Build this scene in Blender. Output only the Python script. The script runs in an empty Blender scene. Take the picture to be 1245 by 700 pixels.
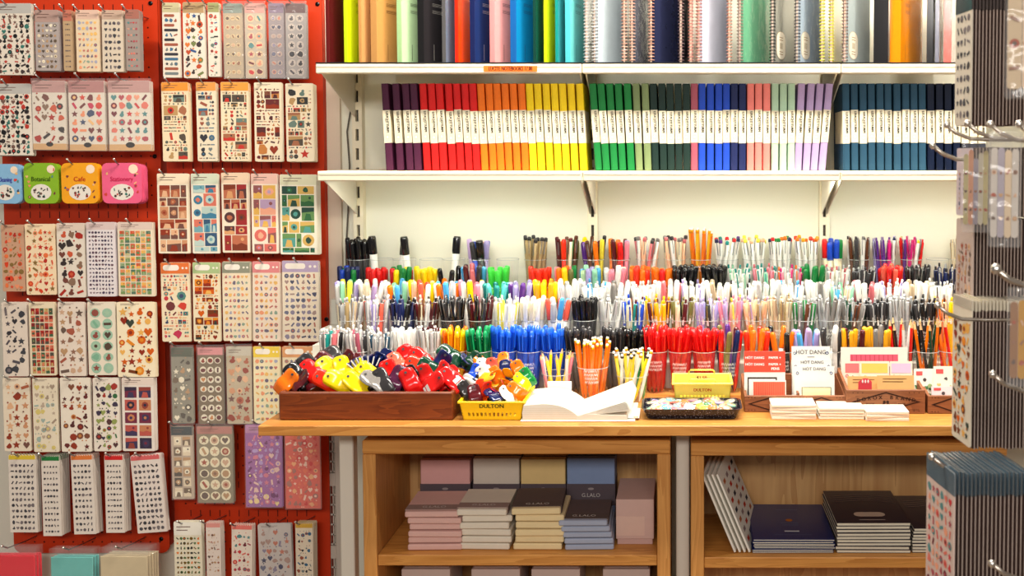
import bpy, math, random
from mathutils import Vector, Matrix
SC = bpy.context.scene
COL = SC.collection
R = random.Random(11)

# ------------------------------------------------------------------ camera
F, PITCH = 1200.0, math.radians(2.5)          # focal length in pixels of a 1245 wide frame
VPX, VPY = 830.0, 185.0                       # where lines running straight back meet
CY = -2.6
SHX = -(VPX - 622.5) / 1245.0
SHY = (VPY - 350.0 + F * math.tan(PITCH)) / 1245.0
cp, sp = math.cos(PITCH), math.sin(PITCH)
def ray(px, py):
    xc = (px - 622.5 + SHX * 1245.0) / F
    yc = (350.0 - py + SHY * 1245.0) / F
    return (xc, cp + yc * sp, -sp + yc * cp)
_r = ray(500, 517.5)
CZ = 0.9 - _r[2] * (2.0 / _r[1])              # the counter edge is 0.9 m high, 2 m away
def P(px, py, Y):
    d = ray(px, py); t = (Y - CY) / d[1]
    return Vector((d[0] * t, Y, CZ + d[2] * t))
def G(px, py, z):
    d = ray(px, py); t = (z - CZ) / d[2]
    return Vector((d[0] * t, CY + d[1] * t, z))
cam = bpy.data.cameras.new('camera'); camo = bpy.data.objects.new('camera', cam)
COL.objects.link(camo); SC.camera = camo
camo.location = (0, CY, CZ); camo.rotation_euler = (math.pi / 2 - PITCH, 0, 0)
cam.sensor_width = 36; cam.lens = F / 1245.0 * 36; cam.shift_x = SHX; cam.shift_y = SHY
cam.clip_start = 0.05
cam.dof.use_dof = True; cam.dof.focus_distance = 2.25; cam.dof.aperture_fstop = 9.0

# ------------------------------------------------------------------ world, lamps, exposure
SC.cycles.transparent_max_bounces = 40
SC.view_settings.view_transform = 'Standard'; SC.view_settings.look = 'None'
SC.view_settings.gamma = 1; SC.view_settings.use_curve_mapping = False
SC.view_settings.exposure = -0.06
w = bpy.data.worlds.new('shop_ambient'); SC.world = w; w.use_nodes = True
w.node_tree.nodes['Background'].inputs[0].default_value = (1.0, 0.93, 0.85, 1)
w.node_tree.nodes['Background'].inputs[1].default_value = 0.22
def aim(o, t):
    o.rotation_euler = (Vector(t) - o.location).to_track_quat('-Z', 'Y').to_euler()
def area(name, loc, tgt, size, e, col):
    l = bpy.data.lights.new(name, 'AREA'); l.shape = 'RECTANGLE'; l.size = size[0]; l.size_y = size[1]
    l.energy = e; l.color = col
    o = bpy.data.objects.new(name, l); COL.objects.link(o); o.location = loc; aim(o, tgt)
def spot(name, loc, tgt, e, col, deg, blend, rad):
    l = bpy.data.lights.new(name, 'SPOT'); l.energy = e; l.color = col; l.spot_size = math.radians(deg)
    l.spot_blend = blend; l.shadow_soft_size = rad
    o = bpy.data.objects.new(name, l); COL.objects.link(o); o.location = loc; aim(o, tgt)
area('ceiling_panel_rear', (-0.1, -4.4, 2.55), (0.1, -0.2, 0.9), (2.6, 0.5), 80, (1.0, 0.95, 0.88))
area('ceiling_panel_front', (0.2, -0.90, 2.9), (0.2, -0.35, 1.0), (1.9, 0.08), 102, (1.0, 0.92, 0.80))
spot('track_spot_left', (-1.3, -1.05, 2.8), (-0.1, -0.3, 1.05), 20, (1.0, 0.93, 0.84), 55, 0.6, 0.03)
spot('track_spot_right', (1.2, -1.15, 2.8), (0.1, -0.3, 1.02), 34, (1.0, 0.94, 0.86), 55, 0.6, 0.04)
spot('track_spot_shelf', (1.4, -1.6, 2.7), (0.1, -0.2, 1.7), 12, (1.0, 0.94, 0.86), 45, 0.6, 0.04)
# added lights under the lower shelf, put in to brighten wall and pens
STRIPZ = P(600, 208, -0.28).z - 0.0175
for _x in (-0.52, 0.1, 0.6): area('added_shelf_light', (_x, -0.225, STRIPZ), (_x, -0.16, 0.9), (0.56, 0.02), 2.2, (0.98, 1.0, 0.84))

# ------------------------------------------------------------------ colours and materials
def lin(c):
    return tuple(((x / 255.0) / 12.92 if x <= 10 else (((x / 255.0) + 0.055) / 1.055) ** 2.4) for x in c) + (1.0,)
CN = dict(black=(22, 21, 23), charcoal=(52, 50, 52), grey=(128, 124, 120), silver=(190, 190, 190), white=(240, 238, 232),
    cream=(236, 222, 188), beige=(205, 180, 145), tan=(176, 150, 104), olive=(116, 112, 58), brown=(98, 52, 28), maroon=(84, 16, 24),
    red=(222, 22, 20), scarlet=(240, 48, 20), coral=(238, 96, 74), orange=(246, 118, 14), gold=(240, 168, 20), yellow=(250, 214, 10),
    lemon=(246, 232, 70), lime=(200, 222, 20), green=(16, 128, 58), forest=(14, 62, 42), cobalt=(30, 104, 236), ruby=(246, 30, 30), emerald=(20, 160, 96), amber=(255, 190, 20), mint=(150, 214, 176), teal=(20, 140, 132),
    aqua=(96, 206, 206), sky=(80, 170, 226), blue=(22, 70, 190), navy=(20, 32, 84), purple=(92, 44, 134), lavender=(172, 160, 214),
    pink=(240, 140, 160), magenta=(214, 30, 120), rose=(214, 110, 116), plum=(76, 24, 56), peach=(246, 190, 150), neon_green=(70, 220, 70),
    kraft=(202, 148, 84), steel=(170, 172, 176), mauve=(170, 84, 102), sage=(128, 146, 98), lilac=(184, 158, 204), petrol=(34, 74, 98),
    ink=(16, 26, 50), bottle_green=(16, 44, 38), salmon=(244, 132, 122), pale_green=(196, 232, 180), pale_mint=(176, 208, 178))
def C(n): return lin(CN[n]) if isinstance(n, str) else lin(n)

MATS = {}
def _new(name):
    m = bpy.data.materials.new(name); m.use_nodes = True
    return m, m.node_tree.nodes, m.node_tree.links, m.node_tree.nodes['Principled BSDF']
def paint(name, rough, metallic=0.0, spec=0.5, noise=0.06, coat=0.0, nscale=60.0):
    m, N, L, b = _new(name)
    a = N.new('ShaderNodeAttribute'); a.attribute_name = 'Col'
    tc = N.new('ShaderNodeTexCoord'); nz = N.new('ShaderNodeTexNoise'); nz.inputs['Scale'].default_value = nscale
    L.new(tc.outputs['Object'], nz.inputs['Vector'])
    mr = N.new('ShaderNodeMapRange'); mr.inputs['To Min'].default_value = 1 - noise; mr.inputs['To Max'].default_value = 1 + noise
    L.new(nz.outputs['Fac'], mr.inputs['Value'])
    mx = N.new('ShaderNodeVectorMath'); mx.operation = 'SCALE'
    L.new(a.outputs['Color'], mx.inputs[0]); L.new(mr.outputs['Result'], mx.inputs['Scale'])
    L.new(mx.outputs['Vector'], b.inputs['Base Color'])
    b.inputs['Roughness'].default_value = rough; b.inputs['Metallic'].default_value = metallic
    b.inputs['Specular IOR Level'].default_value = spec
    if coat: b.inputs['Coat Weight'].default_value = coat; b.inputs['Coat Roughness'].default_value = 0.08
    MATS[name] = m
paint('paper', 0.75, spec=0.25, noise=0.04)
paint('cloth', 0.6, spec=0.3, noise=0.08, nscale=200)
paint('plastic', 0.34)
paint('gloss', 0.15, coat=0.5)
paint('metal', 0.28, metallic=1.0)
paint('powder', 0.5, spec=0.4, noise=0.03, nscale=8)
def clear(name, film, rough, tintfac):
    m, N, L, b = _new(name); N.remove(b)
    a = N.new('ShaderNodeAttribute'); a.attribute_name = 'Col'
    tr = N.new('ShaderNodeBsdfTransparent'); gl = N.new('ShaderNodeBsdfGlossy'); df = N.new('ShaderNodeBsdfDiffuse')
    gl.inputs['Roughness'].default_value = rough
    L.new(a.outputs['Color'], tr.inputs['Color']); L.new(a.outputs['Color'], df.inputs['Color'])
    nz = N.new('ShaderNodeTexNoise'); nz.inputs['Scale'].default_value = 35; tc = N.new('ShaderNodeTexCoord')
    L.new(tc.outputs['Object'], nz.inputs['Vector'])
    bp = N.new('ShaderNodeBump'); bp.inputs['Strength'].default_value = film; bp.inputs['Distance'].default_value = 0.01
    L.new(nz.outputs['Fac'], bp.inputs['Height']); L.new(bp.outputs['Normal'], gl.inputs['Normal'])
    fr = N.new('ShaderNodeFresnel'); fr.inputs['IOR'].default_value = 1.45
    ge = N.new('ShaderNodeNewGeometry'); iv = N.new('ShaderNodeMath'); iv.operation = 'SUBTRACT'; iv.inputs[0].default_value = 1.0; L.new(ge.outputs['Backfacing'], iv.inputs[1])
    ff = N.new('ShaderNodeMath'); ff.operation = 'MULTIPLY'; L.new(fr.outputs[0], ff.inputs[0]); L.new(iv.outputs[0], ff.inputs[1])
    m1 = N.new('ShaderNodeMixShader'); L.new(ff.outputs[0], m1.inputs[0]); L.new(tr.outputs[0], m1.inputs[1]); L.new(gl.outputs[0], m1.inputs[2])
    m2 = N.new('ShaderNodeMixShader'); m2.inputs[0].default_value = tintfac
    L.new(m1.outputs[0], m2.inputs[1]); L.new(df.outputs[0], m2.inputs[2])
    L.new(m2.outputs[0], N['Material Output'].inputs['Surface']); MATS[name] = m
clear('clear', 0.0, 0.08, 0.03)
clear('film', 0.9, 0.12, 0.06)
clear('tinted', 0.0, 0.1, 0.35)
def wood(name, ca, cb, axis, scale=1.0, rough=0.45, cc=None):
    m, N, L, b = _new(name)
    tc = N.new('ShaderNodeTexCoord'); mp = N.new('ShaderNodeMapping')
    s = [14.0 * scale] * 3; s[axis] = 1.1 * scale
    mp.inputs['Scale'].default_value = s
    L.new(tc.outputs['Object'], mp.inputs['Vector'])
    n1 = N.new('ShaderNodeTexNoise'); n1.inputs['Scale'].default_value = 1.6; n1.inputs['Detail'].default_value = 3; n1.inputs['Distortion'].default_value = 0.6
    L.new(mp.outputs[0], n1.inputs['Vector'])
    m1 = N.new('ShaderNodeMath'); m1.operation = 'MULTIPLY'; m1.inputs[1].default_value = 9.0; L.new(n1.outputs['Fac'], m1.inputs[0])
    m2 = N.new('ShaderNodeMath'); m2.operation = 'FRACT'; L.new(m1.outputs[0], m2.inputs[0])
    n2 = N.new('ShaderNodeTexNoise'); n2.inputs['Scale'].default_value = 14; n2.inputs['Detail'].default_value = 4; L.new(mp.outputs[0], n2.inputs['Vector'])
    m3 = N.new('ShaderNodeMath'); m3.operation = 'MULTIPLY_ADD'; m3.inputs[1].default_value = 0.55
    m4 = N.new('ShaderNodeMath'); m4.operation = 'MULTIPLY'; m4.inputs[1].default_value = 0.5; L.new(n2.outputs['Fac'], m4.inputs[0])
    L.new(m2.outputs[0], m3.inputs[0]); L.new(m4.outputs[0], m3.inputs[2])
    cr = N.new('ShaderNodeValToRGB'); cr.color_ramp.elements[0].color = lin(ca); cr.color_ramp.elements[1].color = lin(cb)
    cr.color_ramp.elements[0].position = 0.1; cr.color_ramp.elements[1].position = 0.95
    L.new(m3.outputs[0], cr.inputs[0]); L.new(cr.outputs[0], b.inputs['Base Color'])
    b.inputs['Roughness'].default_value = rough; MATS[name] = m
wood('oak_x', (216, 152, 76), (178, 112, 44), 0)
wood('oak_z', (214, 154, 84), (180, 116, 52), 2)
wood('oak_panel', (220, 174, 116), (184, 132, 80), 2, 0.6)
wood('walnut', (138, 66, 24), (94, 38, 12), 0, 1.6, 0.35)
wood('cedar', (152, 92, 52), (112, 62, 32), 0, 2.0, 0.6)
def plaster():
    m, N, L, b = _new('plaster')
    nz = N.new('ShaderNodeTexNoise'); nz.inputs['Scale'].default_value = 3; tc = N.new('ShaderNodeTexCoord'); L.new(tc.outputs['Object'], nz.inputs['Vector'])
    cr = N.new('ShaderNodeValToRGB'); cr.color_ramp.elements[0].color = lin((232, 230, 212)); cr.color_ramp.elements[1].color = lin((240, 238, 222))
    L.new(nz.outputs['Fac'], cr.inputs[0]); L.new(cr.outputs[0], b.inputs['Base Color']); b.inputs['Roughness'].default_value = 0.7; MATS['plaster'] = m
plaster()
def speckle():
    m, N, L, b = _new('speckle')
    nz = N.new('ShaderNodeTexNoise'); nz.inputs['Scale'].default_value = 420; tc = N.new('ShaderNodeTexCoord'); L.new(tc.outputs['Object'], nz.inputs['Vector'])
    cr = N.new('ShaderNodeValToRGB'); cr.color_ramp.elements[0].color = lin((16, 14, 28)); cr.color_ramp.elements[1].color = lin((150, 150, 165))
    cr.color_ramp.elements[0].position = 0.60; cr.color_ramp.elements[1].position = 0.72
    L.new(nz.outputs['Fac'], cr.inputs[0]); L.new(cr.outputs[0], b.inputs['Base Color']); b.inputs['Roughness'].default_value = 0.15; MATS['speckle'] = m
speckle()
def tiles():
    m, N, L, b = _new('floor_boards')
    br = N.new('ShaderNodeTexBrick'); tc = N.new('ShaderNodeTexCoord'); L.new(tc.outputs['Object'], br.inputs['Vector'])
    br.inputs['Color1'].default_value = lin((150, 130, 108)); br.inputs['Color2'].default_value = lin((138, 118, 98)); br.inputs['Mortar'].default_value = lin((90, 78, 66))
    br.inputs['Scale'].default_value = 2; L.new(br.outputs['Color'], b.inputs['Base Color']); b.inputs['Roughness'].default_value = 0.4; MATS['floor_boards'] = m
tiles()

# ------------------------------------------------------------------ mesh builder
WHITE = (1, 1, 1, 1)
class MB:
    def __init__(s):
        s.v = []; s.f = []; s.c = []; s.m = []; s.sm = []; s.names = []; s.M = None
    def add(s, vs, fs, col, mat, smooth=False):
        b = len(s.v)
        if s.M is not None: vs = [s.M @ Vector(p) for p in vs]
        s.v.extend([tuple(p) for p in vs])
        if mat not in s.names: s.names.append(mat)
        mi = s.names.index(mat); per = isinstance(col, list)
        for i, f in enumerate(fs):
            s.f.append(tuple(b + j for j in f)); s.c.append(col[i] if per else col); s.m.append(mi); s.sm.append(smooth)
        return s
    def box(s, x0, x1, y0, y1, z0, z1, col=WHITE, mat='plastic', b=0.0):
        if x0 > x1: x0, x1 = x1, x0
        if y0 > y1: y0, y1 = y1, y0
        if z0 > z1: z0, z1 = z1, z0
        if b <= 0:
            v = [(x, y, z) for x in (x0, x1) for y in (y0, y1) for z in (z0, z1)]
            return s.add(v, [(0, 1, 3, 2), (4, 6, 7, 5), (0, 4, 5, 1), (2, 3, 7, 6), (0, 2, 6, 4), (1, 5, 7, 3)], col, mat)
        lo = (x0, y0, z0); hi = (x1, y1, z1); v = []
        b = min(b, 0.49 * min(x1 - x0, y1 - y0, z1 - z0))
        for c in range(8):
            sg = [(c >> k) & 1 for k in range(3)]
            for a in range(3):
                v.append([(hi[k] if sg[k] else lo[k]) + (0 if k == a else (-b if sg[k] else b)) for k in range(3)])
        fs = []
        for a in range(3):
            p, q = [k for k in range(3) if k != a]
            for sgn in (0, 1):
                base = sgn << a
                fs.append([(base | (i << p) | (j << q)) * 3 + a for i, j in ((0, 0), (1, 0), (1, 1), (0, 1))])
            for i in (0, 1):
                for j in (0, 1):
                    c1 = (i << p) | (j << q); c2 = c1 | (1 << a)
                    fs.append([c1 * 3 + p, c2 * 3 + p, c2 * 3 + q, c1 * 3 + q])
        for c in range(8): fs.append([c * 3, c * 3 + 1, c * 3 + 2])
        ctr = Vector([(lo[k] + hi[k]) / 2 for k in range(3)]); out = []
        for f in fs:
            A, B, D = (Vector(v[f[k]]) for k in range(3)); n = (B - A).cross(D - B)
            if n.dot(A - ctr) < 0: f = f[::-1]
            out.append(f)
        return s.add(v, out, col, mat)
    def lathe(s, prof, seg=10, col=WHITE, mat='plastic', cx=0, cy=0, smooth=True, cap=True):
        """prof: (radius, z[, colour]) from bottom to top; a colour paints the band that starts there"""
        vs = []; fs = []; cs = []; cur = col
        for p in prof:
            for k in range(seg):
                a = 2 * math.pi * k / seg; vs.append((cx + p[0] * math.cos(a), cy + p[0] * math.sin(a), p[1]))
        for i in range(len(prof) - 1):
            if len(prof[i]) > 2: cur = prof[i][2]
            for k in range(seg):
                k2 = (k + 1) % seg; fs.append((i * seg + k, i * seg + k2, (i + 1) * seg + k2, (i + 1) * seg + k)); cs.append(cur)
        if cap:
            fs.append(tuple(range(seg))[::-1]); cs.append(prof[0][2] if len(prof[0]) > 2 else col)
            n = len(prof) - 1; fs.append(tuple(n * seg + k for k in range(seg))); cs.append(cur)
        return s.add(vs, fs, cs, mat, smooth)
    def tube(s, pts, r, seg=8, col=WHITE, mat='metal'):
        pts = [Vector(p) for p in pts]; vs = []; fs = []; n = len(pts)
        for i, p in enumerate(pts):
            t = (pts[min(i + 1, n - 1)] - pts[max(i - 1, 0)]).normalized()
            u = t.cross(Vector((0, 0, 1)) if abs(t.z) < 0.9 else Vector((1, 0, 0))).normalized(); w_ = t.cross(u)
            for k in range(seg):
                a = 2 * math.pi * k / seg; vs.append(p + (u * math.cos(a) + w_ * math.sin(a)) * r)
        for i in range(n - 1):
            for k in range(seg):
                k2 = (k + 1) % seg; fs.append((i * seg + k, (i + 1) * seg + k, (i + 1) * seg + k2, i * seg + k2))
        fs.append(tuple(range(seg))); fs.append(tuple((n - 1) * seg + k for k in range(seg))[::-1])
        return s.add(vs, fs, col, mat, True)
    def ball(s, c, r, col=WHITE, mat='metal', seg=10):
        pr = [(max(r * math.sin(math.pi * i / 6), 1e-5), c[2] - r * math.cos(math.pi * i / 6)) for i in range(7)]
        return s.lathe(pr, seg, col, mat, c[0], c[1])
    def prism(s, pts, y0, y1, col=WHITE, mat='plastic', smooth=False):
        """polygon given in (x, z), counter-clockwise seen from -Y, extruded from y0 (front) to y1 (back)"""
        n = len(pts); vs = [(p[0], y0, p[1]) for p in pts] + [(p[0], y1, p[1]) for p in pts]
        fs = [tuple(range(n)), tuple(range(2 * n - 1, n - 1, -1))] + [(i, n + i, n + (i + 1) % n, (i + 1) % n) for i in range(n)]
        return s.add(vs, fs, col, mat, smooth)
    def face(s, pts, y, col, mat='paper'):
        return s.add([(p[0], y, p[1]) for p in pts], [tuple(range(len(pts)))], col, mat)
    def mesh(s, name):
        me = bpy.data.meshes.new(name); me.from_pydata(s.v, [], s.f)
        for n in s.names: me.materials.append(MATS[n])
        me.polygons.foreach_set('material_index', s.m); me.polygons.foreach_set('use_smooth', s.sm)
        at = me.color_attributes.new('Col', 'FLOAT_COLOR', 'CORNER'); buf = []
        for f, c in zip(s.f, s.c): buf.extend(list(c) * len(f))
        at.data.foreach_set('color', buf); me.update(); return me
_T = {}
def text_geo(t):
    if t not in _T:
        cu = bpy.data.curves.new('lettering', 'FONT'); cu.body = t; cu.align_x = 'CENTER'; cu.align_y = 'CENTER'; cu.resolution_u = 2
        o = bpy.data.objects.new('lettering', cu); COL.objects.link(o)
        dg = bpy.context.evaluated_depsgraph_get(); dg.update(); me = bpy.data.meshes.new_from_object(o.evaluated_get(dg))
        _T[t] = ([v.co.copy() for v in me.vertices], [tuple(p.vertices) for p in me.polygons])
        bpy.data.objects.remove(o); bpy.data.meshes.remove(me); bpy.data.curves.remove(cu)
    return _T[t]
def text(mb, t, size, org, ux=(1, 0, 0), uy=(0, 0, 1), col=WHITE, mat='paper', bold=0.0, squeeze=1.0):
    V, Fs = text_geo(t); org = Vector(org); ux = Vector(ux); uy = Vector(uy)
    offs = [0.0] if bold <= 0 else [-bold, bold]
    nn = ux.cross(uy) * 0.00005
    for k, o in enumerate(offs):
        mb.add([org + ux * ((v.x * squeeze + o) * size) + uy * (v.y * size) + nn * k for v in V], Fs, col, mat)
def disc(cx, cz, r, n=12, a0=0.0, ry=None, jit=0.0):
    ry = ry or r
    return [(cx + r * (1 + R.uniform(-jit, jit)) * math.cos(a0 + 2 * math.pi * k / n), cz + ry * (1 + R.uniform(-jit, jit)) * math.sin(a0 + 2 * math.pi * k / n)) for k in range(n)]
def rrect(x0, x1, z0, z1, r, n=3):
    out = []
    for cx, cz, a in ((x1 - r, z1 - r, 0), (x0 + r, z1 - r, 90), (x0 + r, z0 + r, 180), (x1 - r, z0 + r, 270)):
        for k in range(n + 1):
            t = math.radians(a + 90 * k / n); out.append((cx + r * math.cos(t), cz + r * math.sin(t)))
    return out

# ------------------------------------------------------------------ object helpers
def tag(o, label=None, cat=None, group=None, kind=None):
    if label: o['label'] = label
    if cat: o['category'] = cat
    if group: o['group'] = group
    if kind: o['kind'] = kind
    return o
def root(name, loc, label, cat, group=None, rot=(0, 0, 0)):
    o = bpy.data.objects.new(name, None); COL.objects.link(o); o.location = loc; o.rotation_euler = rot
    o.empty_display_size = 0.02
    return tag(o, label, cat, group)
def put(name, me, loc=(0, 0, 0), rot=(0, 0, 0), parent=None):
    o = bpy.data.objects.new(name, me); COL.objects.link(o); o.location = loc; o.rotation_euler = rot
    if parent: o.parent = parent
    return o
def part(name, mb, parent, shift=True, label=None):
    """a part whose vertices are in world coordinates under a thing whose base is parent.location"""
    if shift:
        L = parent.location; mb.v = [(a - L.x, b - L.y, c - L.z) for a, b, c in mb.v]
    o = put(name, mb.mesh(name), parent=parent)
    if label: o['label'] = label
    return o
def solo(name, mb, base, label, cat, group=None, rot=(0, 0, 0)):
    mb.v = [(a - base[0], b - base[1], c - base[2]) for a, b, c in mb.v]
    return tag(put(name, mb.mesh(name), base, rot), label, cat, group)
def struct(name, mb):
    o = put(name, mb.mesh(name)); o['kind'] = 'structure'; return o
def copy_tree(o, parent=None):
    c = o.copy(); COL.objects.link(c)
    if parent: c.parent = parent
    for ch in o.children: copy_tree(ch, c)
    return c
ORD = ['zeroth', 'first', 'second', 'third', 'fourth', 'fifth', 'sixth', 'seventh', 'eighth', 'ninth', 'tenth', 'eleventh', 'twelfth', 'thirteenth',
    'fourteenth', 'fifteenth', 'sixteenth', 'seventeenth', 'eighteenth', 'nineteenth', 'twentieth', 'twenty-first', 'twenty-second', 'twenty-third',
    'twenty-fourth', 'twenty-fifth', 'twenty-sixth', 'twenty-seventh', 'twenty-eighth', 'twenty-ninth', 'thirtieth']

# ------------------------------------------------------------------ the room
b = MB(); b.box(-3.2, 2.6, 0.0, 0.1, 0, 3.2, WHITE, 'plaster'); struct('wall_back', b)
b = MB(); b.box(-3.2, 2.6, -6.5, 0.1, -0.08, 0, WHITE, 'floor_boards'); struct('floor', b)
b = MB(); b.box(-3.2, 2.6, -0.014, 0, 0, 0.09, C('cream'), 'powder', 0.004); struct('baseboard_back', b)
# ------------------------------------------------------------------ wall shelving
YS = -0.28
Z2 = P(600, 208, YS).z; Z1 = P(600, 77, YS).z
XA = P(385, 208, YS).x; XB = P(708, 208, YS).x; XC = P(1022, 208, YS).x; XD = XC + (XC - XB)
RAILS = [XA + 0.012, XB, XC, XD - 0.012]
SHW = C((236, 226, 200))
for i, x in enumerate(RAILS):
    b = MB(); z0, z1 = 0.95, 2.3
    b.box(x - 0.013, x - 0.004, -0.024, 0, z0, z1, SHW, 'powder'); b.box(x + 0.004, x + 0.013, -0.024, 0, z0, z1, SHW, 'powder')
    b.box(x - 0.004, x + 0.004, -0.012, 0, z0, z1, C((70, 64, 56)), 'powder')
    z = z0 + 0.02
    while z < z1: b.box(x - 0.004, x + 0.004, -0.024, -0.012, z, z + 0.02, SHW, 'powder'); z += 0.05
    n = ['left end of the shelves', 'first joint of the shelves', 'second joint of the shelves', 'right end of the shelves'][i]
    solo('slotted_upright', b, (x, 0, z0), 'slotted white steel wall upright behind the ' + n, 'shelf upright', 'slotted uprights on the wall')
def bracket(x, z, side):
    b = MB(); t = 0.0025
    pts = [(-0.024, -0.11), (-0.024, 0.0), (-0.265, 0.0), (-0.265, -0.012)]
    vs = [(x + side * 0.003 - t / 2, y, z + dz) for y, dz in pts] + [(x + side * 0.003 + t / 2, y, z + dz) for y, dz in pts]
    b.add(vs, [(0, 1, 2, 3), (7, 6, 5, 4), (0, 4, 5, 1), (1, 5, 6, 2), (2, 6, 7, 3), (3, 7, 4, 0)], C((236, 230, 214)), 'powder')
    return b
for lv, (z, nm) in enumerate(((Z1, 'upper'), (Z2, 'lower'))):
    for i, (x0, x1) in enumerate(((XA, XB), (XB, XC), (XC, XD))):
        pos = ['left', 'middle', 'right'][i]
        what = [['coloured cover notebooks', 'wire-bound notebooks', 'orange and black notebooks'], ['plum to yellow notebooks', 'green to lilac notebooks', 'petrol blue notebooks']][lv][i]
        r = root('steel_shelf', ((x0 + x1) / 2, 0, z), f'{pos} cream steel board of the {nm} shelf under the {what}', 'shelf', 'cream steel wall shelves')
        b = MB(); b.box(x0 + 0.0008, x1 - 0.0008, YS + 0.003, -0.026, z - 0.006, z, SHW, 'powder', 0.001); part('board', b, r)
        b = MB(); b.box(x0 + 0.0008, x1 - 0.0008, YS, YS + 0.014, z - 0.0235, z - 0.001, SHW, 'powder', 0.0025)
        b.box(x0 + 0.004, x1 - 0.004, YS - 0.0008, YS, z - 0.009, z - 0.0075, C((186, 176, 156)), 'powder'); part('front_lip', b, r)
        if lv == 0: b = MB(); b.box(x0 + 0.001, x1 - 0.001, YS + 0.001, -0.03, z, z + 0.0028, C('black'), 'cloth'); part('shelf_liner', b, r)
        part('bracket', bracket(x0 + 0.004, z - 0.0065, 1), r); part('bracket', bracket(x1 - 0.004, z - 0.0065, -1), r)
a = P(588, 80, YS - 0.002); c = P(653, 87, YS - 0.002)
b = MB(); b.box(a.x, c.x, YS - 0.0016, YS - 0.0009, c.z, a.z, C((255, 120, 40)), 'paper')
text(b, 'LUCITE NOTEBOOKS 17.00', 0.0135, ((a.x + c.x) / 2, YS - 0.0019, (a.z + c.z) / 2), col=C((60, 6, 4)), bold=0.03, squeeze=0.63)
solo('shelf_label', b, (a.x, YS - 0.001, c.z), 'orange adhesive shelf label with dark lettering on the upper shelf edge', 'label')

# ------------------------------------------------------------------ notebooks on the lower shelf
BD, BT, BH = 0.142, 0.0163, 0.208
_bc = {}
def nb_parts(col, shiny=False):
    k = (col, shiny)
    if k not in _bc:
        m = 'gloss' if shiny else 'cloth'; c = C(col); b = MB()
        b.box(0, BT, 0, 0.0022, 0, BH, c, m, 0.0012); b.box(0, 0.0022, 0.001, BD, 0, BH, c, m); b.box(BT - 0.0022, BT, 0.001, BD, 0, BH, c, m)
        b.box(0.0022, 0.0036, -0.0002, 0.001, 0.002, BH - 0.002, tuple([k2 * 0.8 for k2 in c[:3]] + [1]), m)
        _bc[k] = b.mesh('cover')
    return _bc[k]
pg = MB(); pg.box(0.0023, BT - 0.0023, 0.0023, BD - 0.004, 0.003, BH - 0.003, C('cream'), 'paper'); PG = pg.mesh('pages')
bd = MB(); bd.box(-0.0005, BT + 0.0005, -0.0006, BD * 0.8, 0.066, 0.144, C((230, 220, 192)), 'paper')
text(bd, 'LEUCHTTURM', 0.0078, (BT * 0.60, -0.0009, 0.116), (0, 0, -1), (1, 0, 0), C((18, 18, 18)), bold=0.05)
text(bd, '1917', 0.005, (BT * 0.34, -0.0009, 0.12), (0, 0, -1), (1, 0, 0), C((60, 60, 60)))
for zz in (0.076,):
    bd.face(rrect(0.0045, 0.0115, zz, zz + 0.008, 0.001), -0.00085, C((196, 186, 150)))
    bd.face(rrect(0.0052, 0.0108, zz + 0.0008, zz + 0.0072, 0.0008), -0.0010, C((244, 238, 218)))
BDM = bd.mesh('paper_band')
def nb_row(tops, lean, x_of, cols):
    """tops: colour runs [(colour, word, count, shiny)]; x_of(i) gives the left edge in pixels at the foot"""
    i = 0
    for col, word, n, shiny in cols:
        for k in range(n):
            a = lean(i); q = P(x_of(i), 207, -0.232); x = q.x
            nth = ORD[k + 1] + ' such from the left' if n > 1 else 'the only ' + word + ' one in the row'
            if col == 'petrol': nth = ORD[k + 1] + ' from the left in the right-hand row'
            yy = -0.234 + R.uniform(0, 0.004)
            zl = Z2 + 0.0004 + (BT * math.sin(a) if a > 0 else 0)
            r = put('notebook', nb_parts(col, shiny), (x, yy, zl), (0, a, 0))
            fin = 'glossy wrapped' if shiny else 'hardcover'
            tag(r, f'{word} {fin} notebook with paper band, {nth}', 'notebook', 'banded notebooks on the lower shelf')
            put('pages', PG, parent=r); put('paper_band', BDM, (0, 0, R.uniform(-0.002, 0.002)), parent=r)
            i += 1
L1 = [464.6, 477.5, 489.6, 499.4, 510.5, 521, 530.7, 541.4, 551.2, 561.4, 571, 580.6, 590.9, 600.3, 610, 620, 630, 639.6, 649.4, 659.8, 669.9, 679.7, 690, 700.5]
rad = math.radians
nb_row(L1, lambda i: -rad(2.6 - 0.0 * i), lambda i: L1[i] + 5.0, [('plum', 'plum', 4, 0), ('red', 'red', 7, 0), ('orange', 'orange', 6, 0), ('yellow', 'yellow', 7, 0)])
L2 = [716, 726, 736.4, 746.9, 757.9, 768.4, 779.5, 789.3, 799.7, 809.5, 819.5, 829.6, 839.4, 849.4, 859.6, 869.6, 879, 888.6, 898.4, 908.4, 918, 927.8, 938, 948, 957.8]
ln = lambda i: -rad(max(0.0, 4.0 - 0.33 * i))
nb_row(L2, ln, lambda i: L2[i] + (8.0 - 0.6 * i if i < 13 else 0), [('green', 'green', 5, 0), ('sage', 'sage', 2, 0), ('bottle_green', 'dark green', 5, 0), ('mauve', 'mauve', 1, 0), ('blue', 'bright blue', 4, 0), ('navy', 'navy', 2, 0), ('salmon', 'salmon', 3, 0), ('pale_mint', 'mint', 3, 0)])
nb_row(None, lambda i: rad([2.2, 3.2, 4.0, 4.8][i]), lambda i: [966.0, 976.0, 985.6, 995.2][i], [('lilac', 'lilac', 4, 0)])
L3 = [1023.5, 1034, 1044.4, 1054.6, 1064.9, 1074.8, 1085.6, 1096, 1106, 1116, 1126.5, 1137, 1147.3, 1157.8, 1168, 1178.2, 1188.6]
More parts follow.
